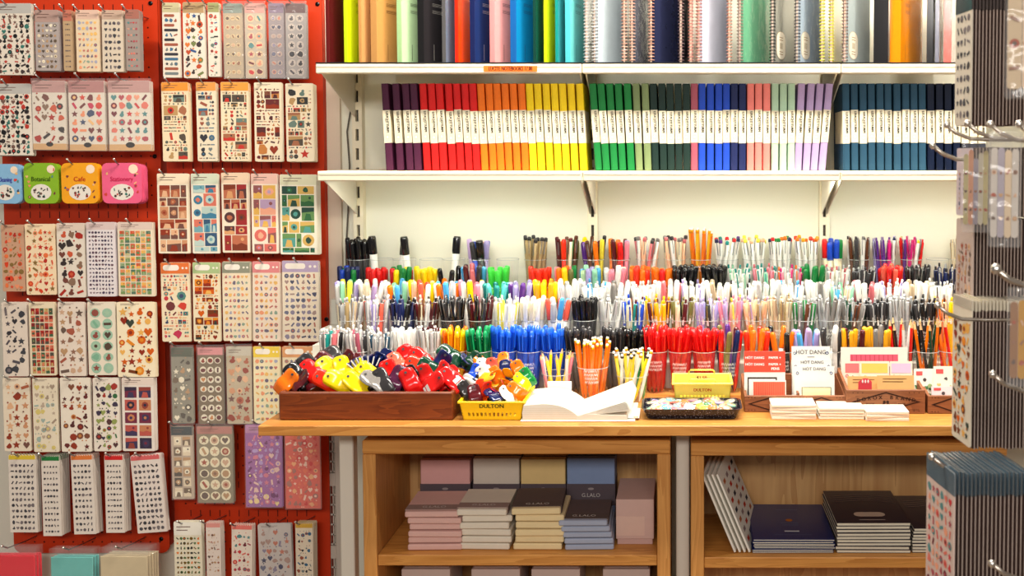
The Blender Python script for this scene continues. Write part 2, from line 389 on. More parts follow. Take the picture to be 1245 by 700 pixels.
nb_row(L3, lambda i: -rad(0.9), lambda i: L3[i] + 1.6, [('petrol', 'petrol blue', 10, 0), ('ink', 'dark ink blue', 7, 1)])

# ------------------------------------------------------------------ notebooks on the upper shelf
def cover_book(px, wpx, col, col2, label, th=24, H=0.25, D=0.19, mark=None, shiny=False, T=None, wrap=False):
    x = P(px, 74, -0.262).x; wd = wpx / 515.0; th = rad(th)
    T = T or (0.8 * wd if 'black notebook with brown' in label or 'thin' in label else max(0.007, 0.3 * wd)); x += T * math.cos(th)
    r = root('notebook', (x, -0.262, Z1 + 0.0031), label, 'notebook', 'notebooks on the upper shelf')
    # the spine faces the aisle, the cover runs back to the right
    ang = math.pi / 2 - th                        # direction of the cover from the x axis
    m = Matrix.Rotation(ang, 4, 'Z')
    g = 'gloss' if shiny else 'cloth'; cc = C(col); c2 = C(col2)
    b = MB(); b.M = m                              # local: x along the cover (depth), y thickness (to the left), z up
    b.box(0, D, 0, 0.002, 0, H, cc, g, 0.0008); b.box(0, D, T - 0.002, T, 0, H, cc, g, 0.0008); b.box(-0.0005, 0.002, 0, T, 0, H, c2, g, 0.0008)
    if mark:                                       # printed lines on the cover
        mc = C(mark)
        for k in range(6):
            z = H * 0.57 - k * 0.0028 - (0.008 if k > 2 else 0)
            b.add([(D * 0.18, -0.0003, z), (D * (0.34 + R.uniform(0, .08)), -0.0003, z), (D * 0.38, -0.0003, z + 0.0009), (D * 0.18, -0.0003, z + 0.0009)], [(0, 1, 2, 3)], mc, 'paper')
        b.add([(D * 0.2, -0.0003, 0.008), (D * 0.2 + 0.0018, -0.0003, 0.008), (D * 0.2 + 0.0018, -0.0003, 0.046), (D * 0.2, -0.0003, 0.046)], [(0, 1, 2, 3)], mc, 'paper')
    part('cover', b, r, False)
    b = MB(); b.M = m; b.box(0.0025, D - 0.004, 0.0022, T - 0.0022, 0.004, H - 0.004, C('cream'), 'paper'); part('pages', b, r, False)
    if wrap:
        b = MB(); b.M = m; b.box(-0.0015, D + 0.001, -0.0012, T + 0.0012, 0.0003, H + 0.001, WHITE, 'film', 0.001); part('plastic_wrap', b, r, False)
    return r
TOP = [(396, 17, 'maroon', (98, 20, 20), 'wine red notebook at the left end of the upper shelf', None), (418, 18, 'lime', 'lime', 'lime yellow notebook beside the wine red one on the upper shelf', (150, 160, 10)),
    (436, 13, (214, 160, 100), (196, 140, 80), 'narrow tan notebook between the lime and the kraft ones', (150, 100, 50)), (450, 32, 'kraft', 'kraft', 'wide kraft brown notebook with small print on the upper shelf', (120, 80, 40)),
    (482, 24, 'pale_green', (170, 210, 150), 'pale green notebook left of the black one on the upper shelf', (90, 110, 80)), (507, 31, (44, 40, 42), 'black', 'black notebook with pale print beside the pale green one', (150, 146, 140)),
    (538, 14, (90, 110, 140), 'charcoal', 'slate blue clear-sleeved notebook right of the black one', None), (553, 15, (255, 74, 12), (230, 40, 10), 'bright orange-red notebook beside the navy one on the upper shelf', None),
    (571, 23, (26, 50, 104), 'navy', 'navy notebook with small print left of the pink one', (150, 150, 170)), (595, 25, (250, 168, 164), (238, 150, 150), 'pink notebook with small print above the orange shelf label', (130, 70, 70)),
    (620, 28, (20, 140, 200), (20, 96, 170), 'bright blue notebook right of the pink one on the upper shelf', (10, 80, 130)), (648, 13, (10, 84, 70), (10, 60, 50), 'dark green notebook between the blue and the lime ones', None),
    (661, 14, 'lime', (190, 210, 20), 'narrow lime notebook near the upper shelf joint', (120, 130, 20)), (675, 11, (60, 160, 168), 'teal', 'narrow teal notebook left of the aqua one', (20, 80, 90)),
    (687, 22, (120, 226, 226), (80, 190, 200), 'pale aqua notebook left of the wire-bound ones', (50, 130, 140))]
for px, wpx, c1, c2, lb, mk in TOP: cover_book(px, wpx, c1, c2, lb, mark=mk, th=15 if wpx < 23 else 22, wrap=('sleeved' in lb), shiny=True)
for px, wpx, c1, c2, lb, mk, wr in [(1063, 22, (44, 26, 18), 'black', 'black notebook with brown edge left of the amber one', None, 0), (1083, 46, (252, 152, 8), (240, 130, 6), 'wide amber orange notebook with a black imprint on the upper shelf', (150, 80, 10), 0),
        (1127, 10, 'black', 'black', 'thin black notebook right of the amber one', None, 0), (1137, 6, (120, 20, 24), (90, 90, 110), 'thin dark red notebook beside the coral one', None, 1),
        (1148, 30, (244, 74, 50), (226, 60, 40), 'coral red notebook in crinkled clear wrap at the right of the shelf', None, 1)]:
    o = cover_book(px, wpx, c1, c2, lb, mark=mk, D=.175 if wpx > 40 else .19, th=30 if wpx > 40 else 20, wrap=wr, shiny=True)
def wire_book(px, wpx, col, wire, label, oval=False, wrap=False, H=0.25, D=0.17, th=24):
    x = P(px, 74, -0.262).x + 0.0085 * math.cos(rad(th)); r = root('wire_bound_notebook', (x, -0.262, Z1 + 0.0031), label, 'notebook', 'wire-bound notebooks on the upper shelf')
    m = Matrix.Rotation(math.pi / 2 - rad(th), 4, 'Z'); T = 0.0085
    b = MB(); b.M = m; b.box(0.006, D, 0, 0.0015, 0, H, C(col), 'gloss'); part('cover', b, r, False)
    b = MB(); b.M = m; b.box(0.006, D - 0.003, 0.0017, T - 0.0017, 0.002, H - 0.002, C((214, 190, 170)), 'paper'); part('pages', b, r, False)
    b = MB(); b.M = m; b.box(0.006, D, T - 0.0015, T, 0, H, C('charcoal'), 'plastic'); part('back_board', b, r, False)
    b = MB(); b.M = m; z = 0.006
    while z < H - 0.004:
        pts = [(0.007 + 0.0085 * math.cos(a), T / 2 - 0.0064 * math.sin(a), z + 0.0008 * math.sin(a)) for a in [math.radians(t) for t in range(35, 330, 36)]]
        b.tube(pts, 0.00135, 5, C(wire), 'gloss'); z += 0.0078
    part('wire_binding', b, r, False)
    if oval:
        b = MB(); mm = m @ Matrix.Translation((0.052, -0.0006, 0.045)) @ Matrix.Diagonal((1.6, 1, 1, 1)); b.M = mm
        b.face([(p[0], p[1]) for p in rrect(-0.019, 0.019, -0.033, 0.033, 0.018, 6)], 0, C((214, 190, 150))); b.face(rrect(-0.018, 0.018, -0.032, 0.032, 0.0175, 6), -0.0002, C((246, 236, 214)))
        for k, zz in enumerate((0.018, 0.012, -0.016, -0.022)): b.face([(-0.008, zz), (0.008, zz), (0.008, zz + 0.002), (-0.008, zz + 0.002)], -0.0004, C((190, 160, 120)))
        b.face([(-0.006, -0.008), (0.006, -0.008), (0.006, 0.006), (-0.006, 0.006)], -0.0004, C((206, 190, 160))); part('oval_label', b, r, False)
    if wrap:
        b = MB(); b.M = m; b.box(0.004, D + 0.001, -0.0016, T + 0.0012, 0.0003, H + 0.001, WHITE, 'film', 0.001); part('plastic_wrap', b, r, False)
    return r
for px, wpx, c, wc, lb, ov, wr, th in [(710, 8, (196, 200, 198), 'silver', 'thin wire-bound notebook first after the aqua notebook', 0, 1, 12), (719, 37, (200, 216, 224), 'silver', 'pale grey wire-bound notebook in crinkled clear wrap', 0, 1, 32),
        (756, 8, (60, 64, 80), (200, 150, 130), 'thin dark wire-bound notebook between the two wrapped ones', 0, 0, 12), (765, 22, (30, 36, 70), (200, 150, 130), 'dark navy wire-bound notebook in glossy crinkled wrap', 0, 1, 24),
        (788, 36, (44, 48, 78), (190, 140, 120), 'matt navy wire-bound notebook above the middle of the shelf', 0, 0, 32), (825, 11, (36, 28, 40), (120, 90, 90), 'thin black wire-bound notebook right of the matt navy one', 0, 0, 14),
        (837, 8, (180, 130, 120), (190, 120, 110), 'thin copper-wired notebook left of the pearl grey one', 0, 0, 12), (846, 36, (226, 228, 246), (190, 120, 110), 'pearl lilac wire-bound notebook with copper wire', 0, 1, 32),
        (884, 10, (120, 140, 126), (190, 130, 110), 'thin grey-green wire-bound notebook left of the deep green one', 0, 0, 12), (896, 38, (90, 180, 130), (150, 130, 120), 'deep green wire-bound notebook with clear cover', 0, 1, 32),
        (936, 30, (140, 140, 130), (40, 40, 44), 'smoke grey wire-bound notebook with an oval label and black wire', 1, 0, 26), (966, 30, (190, 212, 232), (60, 60, 66), 'ice blue wire-bound notebook with an oval label', 1, 1, 27),
        (997, 11, (176, 170, 70), (200, 200, 60), 'narrow olive wire-bound notebook with lime wire', 0, 0, 14), (1008, 16, (226, 200, 60), (190, 190, 50), 'yellow wire-bound notebook beside the olive one', 0, 0, 18),
        (1024, 38, (190, 204, 204), (150, 120, 110), 'grey wire-bound notebook with an oval label left of the black notebook', 1, 0, 30)]:
    wire_book(px, wpx, c, wc, lb, ov, wr, th=th)

# ------------------------------------------------------------------ counter and cupboards
ZC = 0.9; YF = -0.6
XL = P(313.5, 517.5, YF).x; XR = 0.95
ZB = P(700, 530, YF).z
b = MB(); b.box(XL, XR, YF, -0.02, ZB, ZC, WHITE, 'oak_x', 0.0015)
solo('countertop', b, (XL, 0, ZC), 'long oak counter top carrying the pens, trays and boxes', 'countertop')
for px0, px1, lb in ((413, 430, 'left grey steel post under the counter by the pegboard'), (822, 838, 'grey steel post under the counter between the two cupboards')):
    y = -0.50; x0 = P(px0, 600, y).x; x1 = P(px1, 600, y).x
    b = MB(); b.box(x0, x1, y, y + 0.03, 0.003, ZB, C((222, 214, 200)), 'powder', 0.002); b.box(x0 - 0.006, x1 + 0.006, y - 0.006, y + 0.036, 0, 0.006, C('grey'), 'powder'); solo('counter_post', b, (x0, y, 0), lb, 'post', 'grey counter posts')
YCF = -0.56
def cupboard(px0, px1, pxi0, pxi1, ytop, yrail, ysh, yshb, label):
    ztop = P(px0, ytop, YCF).z; zr = P(px0, yrail, YCF).z; zs = P(px0, ysh, YCF).z; zsb = P(px0, yshb, YCF).z
    x0 = P(px0, 600, YCF).x; x1 = P(px1, 600, YCF).x; i0 = P(pxi0, 600, YCF).x; i1 = P(pxi1, 600, YCF).x; yb = -0.29
    r = root('shelf_cupboard', ((x0 + x1) / 2, YCF, 0), label, 'cupboard', 'open oak cupboards under the counter')
    b = MB(); b.box(x0, i0, YCF, yb, 0, zr - 0.0005, WHITE, 'oak_z', 0.002); part('side_panel', b, r)
    b = MB(); b.box(i1, x1, YCF, yb, 0, zr - 0.0005, WHITE, 'oak_z', 0.002); part('side_panel', b, r)
    b = MB(); b.box(x0, x1, YCF, yb, zr, ztop, WHITE, 'oak_x', 0.002); part('top_panel', b, r)
    b = MB(); b.box(i0, i1, yb - 0.012, yb, 0.05, zr - 0.0005, WHITE, 'oak_panel'); part('back_panel', b, r)
    for k, z in enumerate((zs, zs - 0.27, zs - 0.54)):
        b = MB(); b.box(i0 + 0.0005, i1 - 0.0005, YCF + 0.004, yb - 0.013, z - (zs - zsb), z, WHITE, 'oak_x', 0.0015); part('shelf_board', b, r)
    return zs
CS1 = cupboard(441, 815, 457, 799, 535.5, 552, 675.5, 688.5, 'oak cupboard with boxed stationery, left of the grey middle post')
CS2 = cupboard(840, 1224, 856, 1208, 538.5, 554, 678.5, 691.5, 'oak cupboard with notebook stacks, right of the grey middle post')
CS2L = CS2 - 0.27; CS1L = CS1 - 0.27

# boxed stationery in the left cupboard
BANDC = C((96, 78, 74)); 
def card_pack(w, d, h, col, name='card_pack'):
    """a pack of cards and envelopes with a dark paper sleeve across its front"""
    b = MB(); n = 1
    for k in range(n): b.box(-w / 2 + R.uniform(0, .0012), w / 2 - R.uniform(0, .0012), 0.0005 * k, d, h * k / n + 0.0004, h * (k + 1) / n - 0.0004, col, 'paper', 0.0022)
    return b
YP = -0.535
def pack_stack(px0, px1, n, y_top_front, col, word, top_band, nlow):
    xa = P(px0, 640, YP).x; xb = P(px1, 640, YP).x; zt = P(px0, y_top_front, YP).z; h = (zt - CS1) / n
    for k in range(n):
        w_ = xb - xa; cx = (xa + xb) / 2 + R.uniform(-0.004, 0.004); rz = R.uniform(-0.03, 0.03); yy = YP + R.uniform(0, 0.006)
        if k == n - 1: cx -= 0.006; rz += 0.03; yy -= 0.004
        where = 'topmost' if k == n - 1 else ('lowest' if k == 0 else ORD[k + 1] + ' from the bottom')
        r = root('card_pack', (cx, yy, CS1 + k * h + 0.0003), f'{word} envelope pack, {where} of its stack in the left cupboard', 'card pack', 'packs of envelopes in the left cupboard', (0, 0, rz))
        part('cards', card_pack(w_, 0.125, h - 0.0012, C(col)), r, False)
        if k >= n - 1:
            b = MB(); b.box(-w_ / 2 - 0.0008, w_ / 2 + 0.0008, 0.03, 0.1255, -0.0, h - 0.0004, BANDC if top_band else C(col), 'paper')
            b.box(-w_ / 2 - 0.0009, w_ / 2 + 0.0009, 0.012, 0.04, -0.0, h - 0.0003, C((150, 124, 116) if not top_band else (92, 76, 70)), 'paper')
            text(b, 'G.LALO', 0.015, (0, 0.026, h), (1, 0, 0), (0, 1, 0), C((214, 200, 190)))
            part('paper_sleeve', b, r, False)
pack_stack(495, 561, 6, 621.5, (220, 176, 166), 'pink', False, 0)
pack_stack(560, 621, 6, 618.5, (226, 214, 196), 'cream', False, 0)
pack_stack(624, 684, 6, 617.5, (232, 208, 160), 'straw yellow', True, 0)
pack_stack(684, 744, 5, 632, (164, 170, 190), 'blue-grey', True, 0)
YB = -0.385
for px0, px1, yt, col, band, word in ((511, 572, 559, (214, 160, 156), 1, 'pink'), (575, 632, 557, (204, 190, 176), 1, 'light grey'), (633, 688, 558, (222, 190, 130), 1, 'straw yellow'), (689, 748, 557, (128, 146, 182), 1, 'blue-grey')):
    xa = P(px0, 600, YB).x; xb = P(px1, 600, YB).x; zt = P(px0, yt, YB).z; cx = (xa + xb) / 2; w_ = xb - xa
    r = root('stationery_box', (cx, YB, CS1 + 0.0003), f'{word} box of writing paper standing upright at the back of the left cupboard', 'stationery box', 'upright boxes in the left cupboard')
    b = MB(); b.box(cx - w_ / 2 + .001, cx + w_ / 2 - .001, YB, YB + 0.075, CS1 + 0.0004, zt, C(col), 'paper', 0.0015); b.box(cx - w_ / 2, cx + w_ / 2, YB + 0.02, YB + 0.022, zt, zt + 0.001, C('charcoal'), 'paper'); part('box_body', b, r)
    zb1 = P(px0, 588, YB).z; zb0 = zb1 - 0.05
    b = MB(); b.box(cx - w_ / 2, cx + w_ / 2, YB - 0.001, YB + 0.0755, zb0, zb1, C((86, 74, 80)), 'paper')
    text(b, 'G.LALO', 0.0125, (cx, YB - 0.0014, zb1 - 0.026), col=C((190, 180, 176)))
    b.face(disc(cx, zb1 - 0.011, 0.007, 12, ry=0.0028), YB - 0.0013, C((150, 136, 136))); part('paper_band', b, r)
y = -0.5; xa = P(749, 640, y).x; xb = P(795, 640, y).x; zt = P(749, 607, y).z
r = root('stationery_box', ((xa + xb) / 2, y, CS1), 'tall plain dusty pink carton at the right side of the left cupboard', 'stationery box', None)
b = MB(); b.box(xa, xb, y, y + 0.14, CS1 + 0.012, zt, C((206, 170, 160)), 'paper', 0.001); part('lid', b, r)
b = MB(); b.box(xa + 0.003, xb - 0.003, y + 0.002, y + 0.138, CS1 + 0.0003, CS1 + 0.0115, C((196, 158, 150)), 'paper'); b.box(xa + 0.0005, xb - 0.02, y - 0.0006, y, CS1 + 0.02, CS1 + 0.062, C((216, 180, 166)), 'paper'); part('tray', b, r)
for i, (px0, px1, wd) in enumerate(((488, 547, 'first'), (573, 632, 'second'), (646, 705, 'third'), (733, 790, 'fourth'))):
    y = -0.50; xa = P(px0, 690, y).x; xb = P(px1, 690, y).x; zt = P(px0, 692, y).z
    r = root('stationery_box', ((xa + xb) / 2, y, CS1L), f'grey-pink carton under the shelf of the left cupboard, {wd} from the left', 'stationery box', 'cartons on the bottom shelf')
    b = MB(); b.box(xa, xb, y, y + 0.12, CS1L + 0.0004, zt, C((190, 168, 160)), 'paper', 0.001); part('box_body', b, r)
    b = MB(); b.box(xa + 0.004, xb - 0.004, y + 0.01, y + 0.11, zt, zt + 0.002, C((206, 186, 176)), 'paper'); part('lid', b, r)

# notebook stacks in the right cupboard
def flat_stack(px0, px1, ytf, n, depth, covers, word, where, deco, cat='notebook'):
    y = -0.535; xa = P(px0, 660, y).x; xb = P(px1, 660, y).x; zt = P(px0, ytf, y).z; h = (zt - CS2) / n
    for k in range(n):
        cx = (xa + xb) / 2 + R.uniform(-0.0025, 0.0025); w_ = xb - xa
        pos = 'topmost' if k == n - 1 else ('lowest' if k == 0 else ORD[k + 1] + ' from the bottom')
        r = root('notebook', (cx, y + R.uniform(0, .004), CS2 + k * h + 0.0002), f'{word}, {pos} of {where}', cat, 'stacked notebooks in the right cupboard', (0, 0, R.uniform(-0.012, 0.012)))
        b = MB(); b.box(-w_ / 2, w_ / 2, 0, depth, h - 0.0011, h - 0.0004, C(covers), 'plastic'); b.box(-w_ / 2, w_ / 2, 0, depth, 0.0002, 0.0008, C(covers), 'gloss')
        if k == n - 1: deco(b, w_, depth, h)
        part('cover', b, r, False)
        b = MB(); b.box(-w_ / 2 + 0.001, w_ / 2 - 0.001, 0.0008, depth - 0.001, 0.0009, h - 0.0012, C((236, 226, 204)), 'paper'); part('pages', b, r, False)
def deco_navy(b, w_, d, h):
    g = C((206, 190, 150)); zz = h + 0.0001
    b.add([(x, y, zz) for x, y in disc(0, d * 0.52, 0.008, 10)], [tuple(range(10))], C((190, 110, 40)), 'paper')
    for yy, ww, t in ((0.82, 0.05, .002), (0.44, 0.04, .0015), (0.38, 0.035, .0015), (0.12, 0.08, .0012)):
        b.add([(-ww / 2, d * yy, zz), (ww / 2, d * yy, zz), (ww / 2, d * yy + t, zz), (-ww / 2, d * yy + t, zz)], [(0, 1, 2, 3)], C((120, 130, 160)), 'paper')
    b.add([(-0.016, d * 0.2, zz), (0.016, d * 0.2, zz), (0.016, d * 0.2 + 0.006, zz), (-0.016, d * 0.2 + 0.006, zz)], [(0, 1, 2, 3)], C((220, 220, 225)), 'paper')
def deco_oval(b, w_, d, h):
    zz = h + 0.0001; pts = rrect(-0.034, 0.034, 0.036, 0.062, 0.013, 5)
    b.add([(x, y, zz) for x, y in pts], [tuple(range(len(pts)))], C((216, 190, 168)), 'paper')
    b.add([(-0.028, 0.015, zz), (0.028, 0.015, zz), (0.028, 0.019, zz), (-0.028, 0.019, zz)], [(0, 1, 2, 3)], C((190, 170, 160)), 'paper')
    for k in range(4):
        yy = d * 0.62 + k * 0.012
        b.add([(-w_ / 2 + 0.01, yy, zz), (0.0, yy + 0.012, zz), (w_ / 2 - 0.01, yy - 0.004, zz), (w_ / 2 - 0.01, yy - 0.002, zz), (0.0, yy + 0.0145, zz), (-w_ / 2 + 0.01, yy + 0.0025, zz)], [(0, 1, 2, 3, 4, 5)], C((70, 62, 84)), 'gloss')
flat_stack(916, 1015, 656, 7, 0.21, (16, 34, 96), 'glossy navy softcover notebook', 'the navy stack in the cupboard', deco_navy)
flat_stack(1017, 1107, 636, 9, 0.20, (52, 42, 54), 'cream-paged pad with charcoal cover', 'the tall middle stack', deco_oval)
flat_stack(1110, 1200, 642, 8, 0.20, (46, 38, 52), 'cream-paged pad with dark cover', 'the stack behind the sticker rack', deco_oval)
# slanted sticker booklets leaning on the cupboard side
for k in range(4):
    y = -0.535; foot = P(911 - k * 3.0, 678, y); top = P(857, 591 + k * 0.5, y)
    z0 = CS2 + 0.0005; x0 = foot.x - k * 0.001; ang = math.asin(0.395); L_ = 0.178
    b = MB(); b.M = Matrix.Rotation(-ang, 4, 'Y')
    b.box(-0.0047, -0.0003, 0, 0.2, 0, L_, C((240, 234, 222)), 'paper', 0.0006)
    if k == 0:
        for i in range(7):
            for j in range(4):
                c = C([(200, 60, 40), (40, 40, 60), (190, 110, 70), (150, 130, 130)][(i * 3 + j) % 4]); yy = 0.02 + j * 0.045; zz = 0.015 + i * 0.022
                b.add([(0.0001, yy, zz), (0.0001, yy + 0.022, zz), (0.0001, yy + 0.022, zz + 0.009), (0.0001, yy, zz + 0.009)], [(0, 1, 2, 3)], c, 'paper')
    lb = 'white printed booklet leaning against the side of the right cupboard, ' + ['rightmost', 'second from right', 'third from right', 'leftmost'][k]
    o = put('booklet', b.mesh('booklet'), (foot.x - k * 0.0051 + .003, y, z0 + 0.003), (0, 0, -.16)); tag(o, lb, 'booklet', 'leaning booklets in the right cupboard')
# ------------------------------------------------------------------ pegboards
RED = C((206, 56, 14)); HOLE = C((58, 8, 4))
YPB = -0.03
def pegboard(pxl, pxr, ytop, ybot, label, cornerholes):
    x0 = P(pxl, 300, YPB).x; x1 = P(pxr, 300, YPB).x; z1 = P(0, ytop, YPB).z; z0 = P(0, ybot, YPB).z
    r = root('pegboard', ((x0 + x1) / 2, -0.001, z0), label, 'pegboard', 'red steel pegboards')
    b = MB(); b.prism(rrect(x0, x1, z0, z1, 0.022, 5), YPB, YPB + 0.003, RED, 'powder')
    for xa, xb in ((x0, x0 + 0.003), (x1 - 0.003, x1)): b.box(xa, xb, YPB + 0.001, -0.001, z0 + 0.02, z1 - 0.02, RED, 'powder')
    x = x0 + 0.02; nx = int((x1 - x0 - 0.03) / 0.0255)
    z = z0 + 0.03; i = 0
    while z < z1 - 0.02:
        for k in range(nx):
            xx = x0 + 0.03 + k * 0.0255
            if i % 4 < 2: b.face(disc(xx, z, 0.0024, 6), YPB - 0.0003, HOLE, 'powder')
            elif k < nx - 1: b.face([(xx + 0.012, z - 0.0085), (xx + 0.0142, z - 0.0085), (xx + 0.0142, z + 0.0085), (xx + 0.012, z + 0.0085)], YPB - 0.0003, HOLE, 'powder')
        z += 0.0255; i += 1
    part('panel', b, r)
    for cx, cz in cornerholes:
        b = MB(); b.M = Matrix.Translation((cx, YPB, cz)) @ Matrix.Rotation(math.pi / 2, 4, 'X'); b.lathe([(0.006, 0), (0.0055, 0.0015), (0.003, 0.0025)], 12, C('charcoal'), 'metal'); part('screw', b, r)
    return x0, x1
q = lambda px, py: ((P(px, py, YPB).x), P(px, py, YPB).z)
pegboard(6, 198, -60, 672, 'red steel pegboard at the far left carrying seven rows of sticker sheets', [q(183, 4), q(188, 190), q(196, 655)])
pegboard(205, 396, -60, 900, 'red steel pegboard beside the shelves carrying sticker sheets', [q(386, 5), q(397, 388)])
# grid panel and cable beside it
b = MB(); y = -0.03; xa = P(399.5, 600, y).x; xb = P(411, 600, y).x; z1 = P(0, 400, y).z; LG = C((206, 196, 184))
r = root('grid_panel', (xb, -0.001, 0.02), 'pale lattice wall panel strip between the pegboard and the counter post', 'wall panel')
b.box(xb - 0.008, xb + 0.012, y, -0.002, 0.02, z1, LG, 'powder', 0.002); part('frame', b, r)
b = MB(); z = 0.03
while z < z1 - 0.06:
    for k in range(7):
        if k == 6: b.box(xa, xb - 0.008, y + 0.002, -0.004, z, z + 0.034, LG, 'powder'); z += 0.036; break
        b.box(xa, xb - 0.008, y + 0.004, y + 0.008, z, z + 0.004, LG, 'powder')
        for xx in (xa, xa + 0.009, xa + 0.017): b.box(xx, xx + 0.003, y + 0.004, y + 0.008, z, z + 0.026, LG, 'powder')
        z += 0.0265
part('lattice', b, r)
b = MB(); pts = [P(428, 90, -0.006), P(427, 130, -0.006), P(422, 160, -0.006), P(425, 200, -0.006), P(424, 240, -0.006), P(421, 300, -0.006), P(422, 420, -0.006)]
b.tube(pts, 0.0022, 6, C((90, 84, 74)), 'plastic'); solo('cable', b, tuple(pts[-1]), 'thin grey cable running down the wall left of the shelves', 'cable')
b = MB(); y = -0.004
b.prism([(P(401, 300, y).x, 0.9), (P(417, 300, y).x, 0.9), (P(417, 300, y).x, 2.2), (P(401, 300, y).x, 2.2)], -0.014, -0.0005, C((226, 210, 190)), 'powder'); solo('cover_strip', b, (P(408, 300, y).x, 0, 0.9), 'cream vertical cover strip between pegboard and shelving', 'trim board')

# ------------------------------------------------------------------ printed sheets
PAL = dict(
    doodle=[(40, 38, 40), (70, 60, 60), (190, 60, 50), (60, 120, 110), (120, 90, 80), (30, 30, 32)],
    multi=[(214, 70, 56), (238, 150, 110), (90, 140, 130), (120, 60, 60), (240, 190, 130), (70, 80, 110), (200, 60, 90)],
    rose=[(206, 60, 64), (224, 120, 104), (120, 50, 60), (90, 140, 140), (236, 160, 130), (180, 80, 90)],
    food=[(176, 50, 40), (120, 70, 60), (60, 50, 50), (206, 90, 60), (140, 110, 90)],
    autumn=[(214, 96, 24), (232, 140, 40), (150, 50, 30), (60, 70, 60), (240, 180, 90), (120, 60, 30)],
    redor=[(220, 70, 40), (238, 120, 70), (190, 50, 40), (140, 110, 60), (240, 150, 110)],
    purple=[(84, 70, 96), (110, 80, 90), (70, 60, 80)],
    greyp=[(90, 84, 90), (70, 70, 76), (120, 110, 112), (60, 56, 60)],
    squares=[(214, 90, 60), (120, 150, 90), (240, 180, 90), (150, 170, 130), (230, 140, 90), (200, 190, 140), (90, 120, 100)],
    xmas=[(180, 50, 40), (70, 100, 70), (220, 120, 90), (140, 40, 40), (200, 170, 110), (90, 80, 70)],
    mint=[(130, 180, 150), (70, 110, 100), (150, 80, 70), (170, 200, 170), (90, 70, 60)],
    beige=[(190, 150, 110), (150, 110, 90), (110, 90, 80), (210, 170, 140), (170, 90, 70)],
    pale=[(220, 200, 120), (170, 150, 130), (190, 170, 150), (160, 180, 170)],
    brown=[(150, 60, 40), (110, 50, 50), (200, 130, 70), (130, 80, 60), (90, 50, 50)],
    forest=[(60, 110, 70), (170, 60, 50), (90, 60, 60), (150, 160, 90), (70, 60, 80)],
    photo=[(120, 50, 70), (70, 60, 90), (200, 130, 90), (150, 70, 60), (60, 50, 70), (190, 90, 80)],
    journal=[(200, 60, 50), (90, 80, 70), (190, 150, 100), (60, 60, 60), (110, 130, 120), (170, 110, 80)],
    bluej=[(70, 110, 140), (60, 60, 66), (160, 90, 70), (120, 130, 130)],
    dino=[(216, 120, 60), (60, 90, 140), (120, 130, 80), (190, 80, 50), (70, 60, 60)],
    animals=[(206, 70, 50), (70, 100, 140), (190, 90, 80), (110, 130, 120), (60, 60, 60)],
    seabl=[(70, 130, 160), (120, 170, 180), (220, 120, 100), (60, 90, 120), (190, 210, 200)],
    terra=[(180, 100, 70), (210, 150, 110), (120, 80, 70), (230, 180, 140), (150, 60, 40)],
    choc=[(130, 60, 40), (190, 110, 80), (90, 60, 60), (220, 160, 110), (160, 50, 50)],
    blush=[(220, 110, 100), (190, 160, 190), (230, 180, 90), (150, 90, 90), (240, 170, 140)],
    green=[(60, 110, 70), (110, 150, 90), (90, 160, 150), (220, 180, 100), (50, 80, 70)],
    soft=[(240, 160, 120), (240, 190, 110), (170, 170, 190), (200, 120, 110), (150, 170, 150), (120, 110, 130)],
    cool=[(150, 140, 160), (120, 120, 140), (180, 150, 140), (200, 130, 110), (90, 90, 110)],
    creamy=[(244, 232, 206), (232, 214, 184), (120, 100, 80), (190, 150, 110), (90, 80, 70)],
    cosmic=[(240, 200, 190), (220, 130, 150), (120, 60, 110), (250, 220, 160), (190, 160, 210)],
    coralp=[(250, 180, 130), (220, 60, 60), (255, 210, 190), (180, 120, 110), (240, 120, 90)],
    smile=[(50, 46, 40), (120, 90, 30), (230, 120, 40), (80, 110, 60)])
def glyph(b, cx, cz, r, pal, y):
    c = C(pal[R.randrange(len(pal))]); k = R.randrange(6)
    if k == 0: b.face(disc(cx, cz, r, 8), y, c); b.face(disc(cx, cz, r * 0.5, 6), y - 0.00025, C(pal[R.randrange(len(pal))]))
    elif k == 1: b.face(disc(cx, cz, r, 7, R.random() * 6, jit=0.35), y, c)
    elif k == 2:
        a = R.random() * 3; b.face([(cx + r * (u * math.cos(a) - v * math.sin(a)), cz + r * (u * math.sin(a) + v * math.cos(a))) for u, v in ((-1, -.35), (1, -.35), (1, .35), (-1, .35))], y, c)
    elif k == 3:      # a heart
        b.face([(cx, cz - r), (cx + r * .9, cz + .1 * r), (cx + r * .7, cz + .75 * r), (cx + .25 * r, cz + .8 * r), (cx, cz + .4 * r), (cx - .25 * r, cz + .8 * r), (cx - .7 * r, cz + .75 * r), (cx - .9 * r, cz + .1 * r)], y, c)
    elif k == 4:      # body and head
        b.face(disc(cx, cz - r * .3, r * .75, 7, ry=r * .6, jit=.15), y, c); b.face(disc(cx + r * .2, cz + r * .5, r * .42, 6), y - 0.0002, c)
    else:             # a small star
        b.face([(cx + (r if i % 2 == 0 else r * .45) * math.cos(math.pi * i / 5 + 1.57), cz + (r if i % 2 == 0 else r * .45) * math.sin(math.pi * i / 5 + 1.57)) for i in range(10)], y, c)
